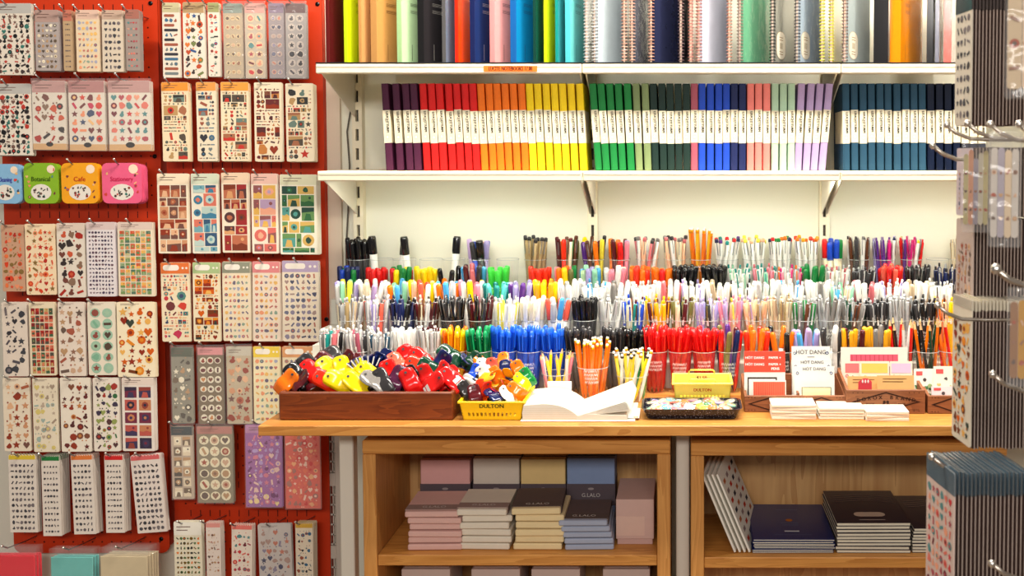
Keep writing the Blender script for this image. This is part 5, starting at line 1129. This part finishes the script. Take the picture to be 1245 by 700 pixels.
# ------------------------------------------------------------------ yellow plastic baskets
def basket(x0, x1, y0, y1, z0, z1, flare, label, txt, tcol, tsize, tz, price=None, handles=False):
    """slotted tapering basket; the walls lean outwards by flare"""
    Yw = C((252, 214, 20) if not handles else (250, 226, 90)); r = root('plastic_basket', ((x0 + x1) / 2, y0, z0), label, 'basket', 'yellow plastic baskets'); h = z1 - z0; t = .002
    def wall(p0, p1, q0, q1, rows, inward):
        # quad strip with real slots: p bottom, q top
        b = MB(); p0, p1, q0, q1, inward = map(Vector, (p0, p1, q0, q1, inward))
        def pt(u, v, k): return (p0.lerp(p1, u)).lerp(q0.lerp(q1, u), v) + inward * (t if k else 0)
        def cell(u0, u1, v0, v1):
            vs = [pt(u, v, k) for k in (0, 1) for u, v in ((u0, v0), (u1, v0), (u1, v1), (u0, v1))]
            b.add(vs, [(0, 1, 2, 3), (7, 6, 5, 4), (0, 4, 5, 1), (1, 5, 6, 2), (2, 6, 7, 3), (3, 7, 4, 0)], Yw, 'plastic')
        vp = 0
        for v0, v1, n in rows:
            cell(0, 1, vp, v0); vp = v1; m = n * 2 + 1; lo = .1
            cell(0, lo, v0, v1); cell(1 - lo, 1, v0, v1)
            for k in range(m):
                if k % 2 == 0: pass
                else: cell(lo + (1 - 2 * lo) * k / m, lo + (1 - 2 * lo) * (k + 1) / m, v0, v1)
        cell(0, 1, vp, 1); return b
    fr = [(x0, y0, z0), (x1, y0, z0), (x0 - flare, y0 - flare, z1), (x1 + flare, y0 - flare, z1)]
    rows = [(.16, .38, 12), (.44, .5, 12)] if h > .045 else [(.2, .4, 11)]
    b = wall(*fr, rows, (0, 1, 0)); fn = Vector((0, -h, -flare)).normalized()
    zz = z0 + h * tz; yy = y0 - flare * tz - .0006; up = Vector((0, -flare, h)).normalized()
    text(b, txt, tsize, ((x0 + x1) / 2, yy, zz), (1, 0, 0), up, C(tcol), bold=.03); part('front_wall', b, r)
    b = wall((x1, y1, z0), (x0, y1, z0), (x1 + flare, y1 + flare, z1), (x0 - flare, y1 + flare, z1), rows, (0, -1, 0))
    if price:
        zp = z1 - .0075; cx = (x0 + x1) / 2; b.box(cx - .016, cx + .02, y1 - .0022, y1 - .0018, zp - .006, zp + .007, C((246, 190, 110)), 'paper'); text(b, price, tsize * 1.1, (cx, y1 - .0026, zp), col=C((40, 30, 20)), bold=.03)
    part('rear_wall', b, r)
    b = wall((x0, y1, z0), (x0, y0, z0), (x0 - flare, y1 + flare, z1), (x0 - flare, y0 - flare, z1), rows, (1, 0, 0)); part('end_wall', b, r)
    b = wall((x1, y0, z0), (x1, y1, z0), (x1 + flare, y0 - flare, z1), (x1 + flare, y1 + flare, z1), rows, (-1, 0, 0)); part('end_wall', b, r)
    b = MB(); b.box(x0 + .001, x1 - .001, y0 + .001, y1 - .001, z0 + .0004, z0 + .0025, Yw, 'plastic'); part('bottom', b, r)
    f = flare; b = MB(); rr = .0035
    b.box(x0 - f - rr, x1 + f + rr, y0 - f - rr, y0 - f + .001, z1 - .003, z1 + .0015, Yw, 'plastic', .001); b.box(x0 - f - rr, x1 + f + rr, y1 + f - .001, y1 + f + rr, z1 - .003, z1 + .0015, Yw, 'plastic', .001)
    b.box(x0 - f - rr, x0 - f + .001, y0 - f, y1 + f, z1 - .003, z1 + .0015, Yw, 'plastic', .001); b.box(x1 + f - .001, x1 + f + rr, y0 - f, y1 + f, z1 - .003, z1 + .0015, Yw, 'plastic', .001); part('rim', b, r)
    if handles:
        for yy in (y0 - f, y1 + f):
            b = MB(); w_ = (x1 - x0) * .25; cx = (x0 + x1) / 2; b.tube([(cx - w_, yy, z1), (cx - w_, yy, z1 + .006), (cx - w_ + .004, yy, z1 + .009), (cx + w_ - .004, yy, z1 + .009), (cx + w_, yy, z1 + .006), (cx + w_, yy, z1)], .0018, 6, Yw, 'plastic'); part('handle', b, r)
    return r
g0 = G(563, 511, ZC); g1 = G(633, 511, ZC); zt = P(600, 489, g0.y - .006).z
basket(g0.x, g1.x, g0.y + .004, g0.y + .125, ZC + .0003, zt, .007, 'yellow slotted plastic basket heaped with small clips beside the walnut tray', 'DULTON', (40, 40, 20), .0125, .76)
BH_ = [(571, 466, 'white', 'white', 'at the left of the basket heap', 0), (566, 474, 'charcoal', 'charcoal', 'at the left rim of the basket', 0), (584, 445, 'orange', 'orange', 'at the back left of the basket heap', 0), (591, 445, 'white', 'white', 'at the back of the basket heap', 0), (600, 446, 'coral', 'coral', 'at the back of the basket heap', 0),
 (613, 441, 'orange', 'orange', 'on the very top of the basket heap', 0), (615, 450, 'navy', 'navy', 'below the topmost orange one', 0), (630, 449, 'orange', 'orange', 'at the back right of the basket heap', 0), (640, 458, 'green', 'green', 'at the right rim of the basket', 0), (589, 455, 'white', 'white', 'in the middle left of the basket heap', 0), (594, 461, 'gold', 'amber', 'in the middle of the basket heap', 0),
 (604, 457, 'orange', 'orange', 'in the middle of the basket heap', 0), (617, 461, 'gold', 'amber', 'right of the middle of the basket heap', 0), (588, 473, 'scarlet', 'scarlet', 'at the front left of the basket heap', 0), (610, 474, 'red', 'red', 'at the front middle of the basket heap', 0), (627, 474, 'orange', 'orange', 'at the front right of the basket heap', 0), (599, 483, 'navy', 'navy', 'just above the basket front rim', 0),
 (613, 482, 'white', 'white', 'just above the basket front rim', 0), (577, 480, 'maroon', 'dark red', 'low at the left rim of the basket', 0), (567, 441, 'navy', 'navy', 'with white label between the tray and the basket', 1), (575, 437, 'forest', 'dark green', 'behind the one between tray and basket', 0), (578, 455, 'blue', 'blue', 'behind the white one at the basket left', 0), (632, 465, 'yellow', 'yellow', 'near the right rim of the basket', 0)]
for px, py, c, wd, wh, lb in BH_:
    f = (484 - py) / 42.0; clip(px, py, g0.y + .018 + .10 * max(0, min(1, f)), c, wd, wh, .78, lab=bool(lb), wild=.6)

# ------------------------------------------------------------------ open notebook
gy = G(640, 513, ZC).y; xl = G(634, 513, ZC).x; xm = G(702, 513, ZC).x; xr = G(772, 513, ZC).x
r = root('open_notebook', (xm, gy, ZC), 'thick open notebook with white pages, its right leaves lifted and fanned', 'notebook')
PGc = C((222, 217, 204))
b = MB(); b.box(xl - .003, xr, gy + .001, gy + .15, ZC + .0004, ZC + .003, C((246, 240, 226)), 'paper', .001); part('cover', b, r)
b = MB(); n = 12; pts = [(xl + .002, ZC + .0035)] + [(xl + .001, ZC + .019)]
for k in range(n + 1): t_ = k / n; pts.append((xl + .004 + (xm - xl - .004) * t_, ZC + .034 + .004 * math.sin(t_ * 3.0) - .022 * t_ ** 4))
pts.append((xm, ZC + .0035)); pts2 = pts[::-1]
b.prism(pts2, gy + .003, gy + .145, PGc, 'paper')
for k in range(6): z = ZC + .007 + k * .0042; b.add([(xl + .002, gy + .0028, z), (xm - .002, gy + .0028, z), (xm - .002, gy + .0028, z + .0005), (xl + .002, gy + .0028, z + .0005)], [(0, 1, 2, 3)], C((206, 190, 160)), 'paper')
part('left_pages', b, r)
b = MB(); pts = [(xm, ZC + .0035), (xr - .016, ZC + .0035), (xr - .018, ZC + .013), (xm + .02, ZC + .016), (xm, ZC + .012)]; b.prism(pts, gy + .003, gy + .145, PGc, 'paper'); part('right_pages', b, r)
for k in range(7):
    a = math.radians(19 - k * 2.0); L = xr - xm - .014 + .001 * k; b = MB(); seg = 8; vs = []
    for i in range(seg + 1):
        u = i / seg; aa = a * (1 - .12 * u); x = xm + L * u * math.cos(aa); z = ZC + .012 + L * u * math.sin(aa) * (.82 + .18 * u) ; vs += [(x, gy + .004, z), (x + .006 * u, gy + .144, z + .012 * u)]
    fs = [(2 * i, 2 * i + 2, 2 * i + 3, 2 * i + 1) for i in range(seg)]; m_ = len(vs); vs += [(v[0], v[1], v[2] - .0009) for v in vs]; fs += [tuple(m_ + j for j in f[::-1]) for f in fs] + [(2 * i, m_ + 2 * i, m_ + 2 * i + 2, 2 * i + 2) for i in range(seg)] + [(2 * seg, m_ + 2 * seg, m_ + 2 * seg + 1, 2 * seg + 1)]
    b.add(vs, fs, PGc, 'paper', True)
    if k == 0:
        for q_ in range(9):
            i = 4 + q_ % 3; p0 = Vector(vs[2 * i]).lerp(Vector(vs[2 * i + 1]), .15 + .07 * q_); d_ = (Vector(vs[2 * i + 2]) - Vector(vs[2 * i])).normalized(); e_ = Vector((0, .0022, .0002)); p0.z += .0006
            b.add([p0, p0 + d_ * R.uniform(.004, .012), p0 + d_ * .008 + e_, p0 + e_ * .6], [(0, 1, 2, 3)], C('charcoal'), 'paper')
    part('lifted_leaf', b, r)
gx = G(765, 513, ZC)
for k, (dx, dz) in enumerate(((0, 0), (.008, .0015))):
    b = MB(); b.box(gx.x - .02 + dx, gx.x + .012 + dx, gy + .002 + .01 * k, gy + .09, ZC + .0004 + dz + .003 * k, ZC + .0015 + dz + .003 * k, C('white'), 'paper'); b.box(gx.x - .0 + dx, gx.x + .0105 + dx, gy + .003 + .01 * k, gy + .02, ZC + .0015 + dz + .003 * k, ZC + .0018 + dz + .003 * k, C('orange'), 'paper')
    solo('paper_slip', b, (gx.x + dx, gy, ZC), 'white paper slip with orange corner right of the open notebook, ' + ('lower one' if k == 0 else 'upper one'), 'paper slip', 'paper slips by the notebook')
p_ = G(686, 476, ZC + .02); b = MB(); b.box(p_.x - .034, p_.x + .02, gy + .151, gy + .153, ZC + .0004, ZC + .05, C('white'), 'paper', .0006); solo('price_card', b, (p_.x, gy + .15, ZC), 'small blank white card standing behind the open notebook', 'card')

# ------------------------------------------------------------------ speckled tray of stickers and the small basket
ga = G(783, 511, ZC); gb = G(898, 511, ZC); ty0 = ga.y; ty1 = ty0 + .095; tx0, tx1 = ga.x - .004, gb.x + .006; th_ = P(840, 498, ty0).z - ZC
r = root('enamel_tray', ((tx0 + tx1) / 2, ty0, ZC), 'dark speckled enamel tray of foil stickers in front of the red pens', 'tray')
def ring(x0, x1, y0, y1, z, rr): return [(p[0], p[1], z) for p in rrect(x0, x1, y0, y1, rr, 4)]
lv = [(.008, .0006, .012), (.0, th_, .016), (-.0025, th_ + .0006, .018), (-.0025, th_ - .0012, .018)]; 
def loop_solid(b, loops, col, mat):
    n = len(loops[0]); vs = [p for l in loops for p in l]; fs = []
    for i in range(len(loops) - 1):
        for k in range(n): k2 = (k + 1) % n; fs.append((i * n + k, i * n + k2, (i + 1) * n + k2, (i + 1) * n + k))
    b.add(vs, fs, col, mat, False)
b = MB(); loops = []
for ins, z, rr in ((.010, .0006, .012), (.0, th_, .016), (-.003, th_ + .0008, .018), (.0015, th_ + .0008, .015), (.012, .003, .011)): loops.append(ring(tx0 + ins, tx1 - ins, ty0 + ins, ty1 - ins, ZC + z, rr))
loop_solid(b, loops, WHITE, 'speckle'); n = len(loops[0]); b.add(loops[-1], [tuple(range(n))], WHITE, 'speckle'); b.add(loops[0], [tuple(range(n))[::-1]], WHITE, 'speckle'); part('tray_body', b, r)
STK = [('mint', 'mint green'), ('coral', 'coral'), ('lemon', 'pale yellow'), ('white', 'white'), ('pink', 'pink'), ('peach', 'peach'), ('cream', 'cream'), ('orange', 'orange'), ('green', 'green'), ('lavender', 'lavender'), ('aqua', 'aqua')]
cnt = {}
for j in range(4):
    for i in range(11):
        c, wd = STK[(i * 5 + j * 3 + (i * j) % 4) % 11]; x = tx0 + .018 + (tx1 - tx0 - .036) * (i + .5 * (j % 2)) / 10.6; y = ty0 + .017 + j * .021
        k = 'front' if j == 0 else ('rear' if j == 3 else ('second' if j == 1 else 'third')); cnt[(c, k)] = cnt.get((c, k), 0) + 1
        r2 = root('sticker_packet', (x, y, ZC + .0035 + .014 + (j + i) % 3 * .003), f'{wd} sticker packet, {ORD[i + 1]} from left, {k} line of the speckled tray', 'sticker', 'sticker packets in the speckled tray', (R.uniform(-.1, .45), R.uniform(-.3, .3), R.uniform(-.5, .5)))
        b = MB(); rr = .0105; b.lathe([(rr * .95, -.0012), (rr, 0), (rr * .95, .0012)], 14, C(c), 'gloss'); 
        for q_ in range(3): b.add([(rr * .25 * math.cos(t) + R.uniform(-.005, .005) * 0 + (q_ - 1) * .005, rr * .2 * math.sin(t) + (q_ % 2) * .004, .0013 + .0001 * q_) for t in [u * math.pi / 3 for u in range(6)]], [tuple(range(6))], C(STK[(i + j + q_) % 11][0]), 'gloss')
        put('sticker', b.mesh('sticker'), parent=r2); b = MB(); b.box(-.0125, .0125, -.0115, .0115, -.0018, .0019, WHITE, 'clear', .0008); put('clear_pouch', b.mesh('clear_pouch'), parent=r2)
yb = ty1 + .012; xa = P(822, 478, yb).x; xb = P(886, 478, yb).x; zt = P(850, 466, yb - .006).z
basket(xa, xb, yb, yb + .082, ZC + .0003, zt, .006, 'small yellow handled basket with a price label behind the speckled tray', 'DULTON', (196, 60, 20), .0095, .72, price='$1.50', handles=True)

# ------------------------------------------------------------------ wooden card boxes on the right
def crate(px0, px1, pyt, pyb, label, dep=.13, divs=(), deco=None):
    g = G(px0, pyb, ZC); y0 = g.y; x0 = g.x; x1 = G(px1, pyb, ZC).x; zt = P(px0, pyt, y0).z; t = .006
    r = root('wooden_crate', ((x0 + x1) / 2, y0, ZC), label, 'wooden box', 'small wooden crates on the counter'); zz = ZC + .0005
    b = MB(); b.box(x0, x1, y0, y0 + t, zz, zt, WHITE, 'cedar', .0012)
    if deco: deco(b, x0, x1, y0 - .0004, zz, zt)
    part('front_side', b, r)
    b = MB(); b.box(x0, x1, y0 + dep - t, y0 + dep, zz, zt + .02, WHITE, 'cedar', .0012); part('rear_side', b, r)
    for xa in (x0, x1 - t):
        b = MB(); vs = [(xx, yy, z_) for xx in (xa, xa + t) for yy, z_ in ((y0 + t, zz), (y0 + dep - t, zz), (y0 + dep - t, zt + .018), (y0 + t, zt - .0005))]
        b.add(vs, [(0, 3, 2, 1), (4, 5, 6, 7), (0, 1, 5, 4), (1, 2, 6, 5), (2, 3, 7, 6), (3, 0, 4, 7)], WHITE, 'cedar'); part('end_side', b, r)
    for u in divs:
        xa = x0 + (x1 - x0) * u; b = MB(); b.box(xa, xa + .004, y0 + t, y0 + dep - t, zz, zt + .004, WHITE, 'cedar'); part('divider', b, r)
    b = MB(); b.box(x0 + t, x1 - t, y0 + t, y0 + dep - t, zz, zz + .004, WHITE, 'cedar'); part('bottom', b, r)
    return x0, x1, y0, zt
def diamond(b, x0, x1, y, z0, z1, txt=None, sub=None):
    cx, cz = (x0 + x1) / 2, (z0 + z1) / 2; w_, h = (x1 - x0) * .44, (z1 - z0) * .42; dk = C((52, 26, 14)); t = .0018
    for sx in (-1, 1):
        for sz in (-1, 1):
            p = [(cx + sx * w_, cz), (cx, cz + sz * h), (cx, cz + sz * (h - t * 1.6)), (cx + sx * (w_ - t * 5), cz)]
            if sx * sz > 0: p = p
            else: p = p[::-1]
            b.face(p, y, dk)
    for sx in (-1, 1):
        for sz in (-1, 1):
            for k in range(3): b.face(disc(cx + sx * w_ * (.95 - .14 * k), cz + sz * h * .92, .0012, 5), y, dk)
    if txt:
        V = txt
        for i, ch in enumerate(V):
            u = (i - (len(V) - 1) / 2) / len(V)
            if ch != ' ': text(b, ch, .0115, (cx + u * w_ * 1.75, y, cz + h * .44 - abs(u) ** 2 * .03), (math.cos(u * .5), 0, -math.sin(u * .5)), (math.sin(u * .5), 0, math.cos(u * .5)), dk, bold=.03)
    if sub:
        text(b, sub[0], .006, (cx - w_ * .46, y, cz - h * .22), col=dk, bold=.02); text(b, sub[1], .006, (cx + w_ * .46, y, cz - h * .22), col=dk, bold=.02)
        for sx in (-1, 1):   # two sitting figures as the emblem
            b.face(disc(cx + sx * .005, cz - h * .48, .0052, 8, ry=.0075), y, dk); b.face(disc(cx + sx * .0035, cz - h * .02, .0034, 7), y - .0001, dk)
        text(b, '100 N.P.', .0045, (cx + w_ * .86, y, cz - h * .8), col=dk)
x0, x1, y0, zt = crate(905, 1030, 481, 501, 'left wooden crate with red and white cards, behind the paper pads', divs=(.52,), deco=lambda b, *a: (diamond(b, a[0], (a[0] + a[1]) / 2, *a[2:]), diamond(b, (a[0] + a[1]) / 2, *a[1:])))
def card(xa, xb, ya, za, zb, col, name, label, lean=.12, deco=None, group=None, th=.0012, sh=0):
    r = root(name, ((xa + xb) / 2, ya, za), label, 'card', group, (-lean, 0, 0)); w_ = xb - xa; h = zb - za
    b = MB(); b.prism([(-w_ / 2, 0), (w_ / 2, 0), (w_ / 2 + sh, h), (-w_ / 2 + sh, h)], 0, th, C(col), 'paper')
    if deco: deco(b, w_, h, -.0004)
    put('card', b.mesh('card'), parent=r); return r
def X(px, y): return P(px, 480, y).x
def Zp(py, y): return P(1000, py, y).z
def rdeco(b, w_, h, y):
    b.face([(-w_ / 2, h * .62), (w_ / 2, h * .62), (w_ / 2, h), (-w_ / 2, h)], y, C((234, 74, 54)))
    for i, z in enumerate((.88, .76)):
        text(b, 'HÖT DANG', .0078, (-w_ * .24, y - .0003, h * z), col=C(WH), bold=.03); text(b, 'PAPER +', .0075, (w_ * .25, y - .0003, h * z), col=C(WH), bold=.03)
    text(b, 'PENS', .008, (w_ * .26, y - .0003, h * .68), col=C(WH), bold=.04)
ya = y0 + .03
card(X(905, ya), X(955, ya), ya, ZC + .0055, Zp(428, ya), (230, 226, 216), 'letterpress_card', 'red-topped white card standing in the left wooden crate', deco=rdeco)
def bdeco(b, w_, h, y):
    b.face([(-w_ / 2, h * .1), (w_ / 2, h * .1), (w_ / 2, h), (-w_ / 2, h)], y, C((60, 54, 52))); b.face([(-w_ / 2 + .003, 0), (w_ / 2 - .003, 0), (w_ / 2 - .003, h - .004), (-w_ / 2 + .003, h - .004)], y - .0002, C((240, 236, 226)))
ya = y0 + .02; card(X(909, ya), X(945, ya), ya, ZC + .0055, Zp(459, ya), (240, 236, 226), 'letterpress_card', 'white card with dark border behind the striped red one', deco=bdeco)
def sdeco(b, w_, h, y):
    b.face([(-w_ / 2 + .002, h * .45), (w_ / 2 - .002, h * .45), (w_ / 2 - .002, h - .003), (-w_ / 2 + .002, h - .003)], y, C((222, 100, 74)))
    for k in range(14): x = -w_ / 2 + .004 + (w_ - .008) * k / 14; b.face([(x, h * .47), (x + .0008, h * .47), (x + .0008, h - .004), (x, h - .004)], y - .0002, C((190, 70, 50)))
ya = y0 + .011; card(X(915, ya), X(956, ya), ya, ZC + .0055, Zp(463, ya), (230, 226, 216), 'letterpress_card', 'short white card with a striped red panel at the front of the left crate', deco=sdeco)
def hdeco(b, w_, h, y, s=1.0, sub=True):
    text(b, 'HÖT DANG', .0125 * s, (0, y, h - (.013 if s > .95 else .0062)), col=C((50, 50, 60)), bold=.01)
    for sx in (-1, 1): b.face(disc(sx * w_ * .42, h - .015, .0035, 7, jit=.2), y, C((60, 80, 120))); b.face(disc(sx * w_ * .42, h - .015, .0018, 5), y - .0002, C((246, 242, 236)))
    if sub: b.face([(-.008, h - .024), (.008, h - .024), (.008, h - .0228), (-.008, h - .0228)], y, C((60, 60, 70)))
for k, (pa, pb, pt, wd) in enumerate(((963, 1010, 422, 'rear'), (964, 1012, 438, 'middle'), (966, 1015, 446, 'front'))):
    ya = y0 + .05 - k * .012
    card(X(pa, ya), X(pb, ya), ya, ZC + .0055, Zp(pt, ya), (232, 229, 222), 'letterpress_card', f'white lettered card in the left crate, {wd} of three', deco=lambda b, w_, h, y, k=k: hdeco(b, w_, h, y, .76 if k else 1, not k), group='white lettered cards')
def gdeco(b, w_, h, y):
    b.face([(-w_ / 2, 0), (w_ / 2, 0), (w_ / 2, h), (-w_ / 2, h)], y, C((56, 70, 74))); b.face([(-w_ / 2 + .0015, 0), (w_ / 2 - .0015, 0), (w_ / 2 - .0015, h - .0015), (-w_ / 2 + .0015, h - .0015)], y - .0002, C((246, 232, 180)))
    for sx in (-.2, .15): b.face(disc(w_ * sx, h * .3, .006, 10), y - .0004, C((190, 160, 90)))
ya = y0 + .011; card(X(975, ya), X(1011, ya), ya, ZC + .0055, Zp(471, ya), (246, 232, 180), 'letterpress_card', 'short cream card with dark frame at the front of the left crate', deco=gdeco)
def bd2(b, x0, x1, y, z0, z1): diamond(b, x0, x1, y, z0, z1, 'BOROX BRAND', ('TRADE', 'MARK'))
x0, x1, y0, zt = crate(1029, 1125, 474, 503, 'right wooden crate printed with a diamond emblem and lettering', deco=bd2)
def wdeco(b, w_, h, y):
    b.face([(-w_ * .36, h * .25), (w_ * .36, h * .25), (w_ * .36, h * .86), (-w_ * .36, h * .86)], y, C((206, 90, 110)))
    for k in range(10): x = -w_ * .34 + w_ * .68 * k / 10; b.face([(x, h * .27), (x + .002, h * .27), (x + .002, h * .85), (x, h * .85)], y - .0002, C((190, 64, 84)))
    for sx in (-1, 1): b.face(disc(sx * w_ * .24, h * .6, .016, 12, ry=.012), y - .0004, C((240, 196, 200))); b.face(disc(sx * w_ * .24, h * .56, .010, 10, ry=.008), y - .0006, C((120, 60, 90)))
ya = y0 + .11; card(X(1023, ya), X(1104, ya), ya, ZC + .0055, Zp(423, ya), (230, 220, 208), 'greeting_card', 'large card with a pink window panel at the back of the lettered crate', deco=wdeco)
def tdeco(col):
    def f(b, w_, h, y):
        b.face([(-w_ * .44, h * .72), (w_ * .44, h * .72), (w_ * .44, h * .95), (-w_ * .44, h * .95)], y, C(col))
        for k in range(6): glyph(b, R.uniform(-.35, .35) * w_, h * R.uniform(.45, .66), .004, [col, (200, 190, 170), (150, 140, 120)], y - .0002)
    return f
for k, (pa, pb, col, wd) in enumerate(((1027, 1046, (236, 120, 120), 'left pink'), (1046, 1082, (236, 200, 100), 'middle yellow'), (1083, 1110, (214, 190, 220), 'right lilac'))):
    ya = y0 + .075 - .004 * k; card(X(pa, ya), X(pb, ya), ya, ZC + .0055, Zp(440, ya), (232, 224, 206), 'gift_tag', f'small pale printed card, {wd} one in the lettered crate', deco=tdeco(col), group='small cards in the lettered crate')
for k, (pa, pb, pt) in enumerate(((1031, 1072, 458), (1067, 1112, 457))):
    ya = y0 + .045 - .008 * k
    def kd(b, w_, h, y):
        for i in range(2): b.face([(-w_ * .35, h - .008 - .006 * i), (w_ * (.3 - .1 * i), h - .008 - .006 * i), (w_ * (.3 - .1 * i), h - .0065 - .006 * i), (-w_ * .35, h - .0065 - .006 * i)], y, C((130, 90, 50)))
    card(X(pa, ya), X(pb, ya), ya, ZC + .0055, Zp(pt, ya), (226, 180, 116), 'index_card', ('left' if k == 0 else 'right') + ' kraft index card with handwriting in the lettered crate', deco=kd, group='kraft index cards')
ya = y0 + .02; a = X(1052, ya); z_ = Zp(464, ya)
b = MB(); b.face([(a - .015, ZC + .01), (a + .014, ZC + .01), (a + .014, z_)] + [(a + .012 * math.cos(t), z_ + .008 * math.sin(t)) for t in (.4, 1.2, 1.9, 2.7)] + [(a - .015, z_)], ya, C((226, 70, 80))); b.box(a - .015, a + .014, ya + .0003, ya + .0015, ZC + .006, z_, C((226, 70, 80)), 'paper'); 
for k in range(3): b.face(disc(a - .006 + .006 * k, z_ + .001, .002, 6, ry=.004), ya - .0003, C(WH))
solo('die_cut_card', b, (a, ya, ZC + .006), 'small red die-cut card peeking over the front of the lettered crate', 'card')
x0, x1, y0, zt = crate(1128, 1190, 481, 503, 'rightmost wooden crate with leafy cards beside the foreground rack', deco=lambda b, *a: diamond(b, *a))
def leaf(b, w_, h, y):
    for k in range(16): glyph(b, R.uniform(-.42, .42) * w_, h * R.uniform(.12, .55), .005, [(90, 140, 90), (170, 190, 130), (210, 190, 120), (60, 100, 70)], y - .0001 * k)
    b.face([(-w_ * .4, h * .82), (-w_ * .1, h * .82), (-w_ * .1, h * .93), (-w_ * .4, h * .93)], y, C((226, 90, 90))); glyph(b, 0, h * .7, .004, [(90, 80, 80)], y)
for k, (pa, pb, pt, c, d) in enumerate(((1112, 1138, 449, (246, 240, 228), 'white botanical card with red corner at the right of the counter'), (1136, 1166, 446, (238, 240, 222), 'pale green botanical card beside the foreground rack'), (1133, 1162, 470, (250, 226, 226), 'short pink-edged card in the rightmost crate'))):
    ya = y0 + .05 - k * .018; card(X(pa, ya), X(pb, ya), ya, ZC + .0055, Zp(pt, ya), c, 'greeting_card', d, deco=leaf, group='botanical cards')
# pads of white paper
for px0, px1, pt, n, sd in ((939, 993, 492, 5, 'left'), (996, 1051, 496, 4, 'middle'), (1053, 1105, 500, 3, 'right')):
    pb = 510 if sd != 'right' else 512; g = G(px0, pb, ZC); xa = g.x; xb = G(px1, pb, ZC).x; zt = P(px0, pt, g.y).z; h = (zt - ZC) / n
    for k in range(n):
        cx = (xa + xb) / 2 + R.uniform(-.002, .002); pos = 'topmost' if k == n - 1 else ('lowest' if k == 0 else ORD[k + 1] + ' from the bottom'); w_ = xb - xa
        r = root('paper_pad', (cx, g.y, ZC + k * h + .0003), f'white paper pad, {pos} of the {sd} pile at the counter front', 'paper pad', 'pads of white paper', (0, 0, R.uniform(-.03, .03)))
        b = MB(); b.box(-w_ / 2, w_ / 2, 0, .085 if sd == 'left' else .07, 0, h - .0006, C((234, 227, 212)), 'paper', .0005); b.box(-w_ / 2 + .001, w_ / 2 - .001, -.0003, .0, h * .15, h * .4, C((240, 214, 186)), 'paper')
        if k == n - 1: b.add([(-.008, .03, h - .0005), (.008, .03, h - .0005), (.008, .034, h - .0005), (-.008, .034, h - .0005)], [(0, 1, 2, 3)], C((200, 196, 190)), 'paper')
        part('sheets', b, r, False)
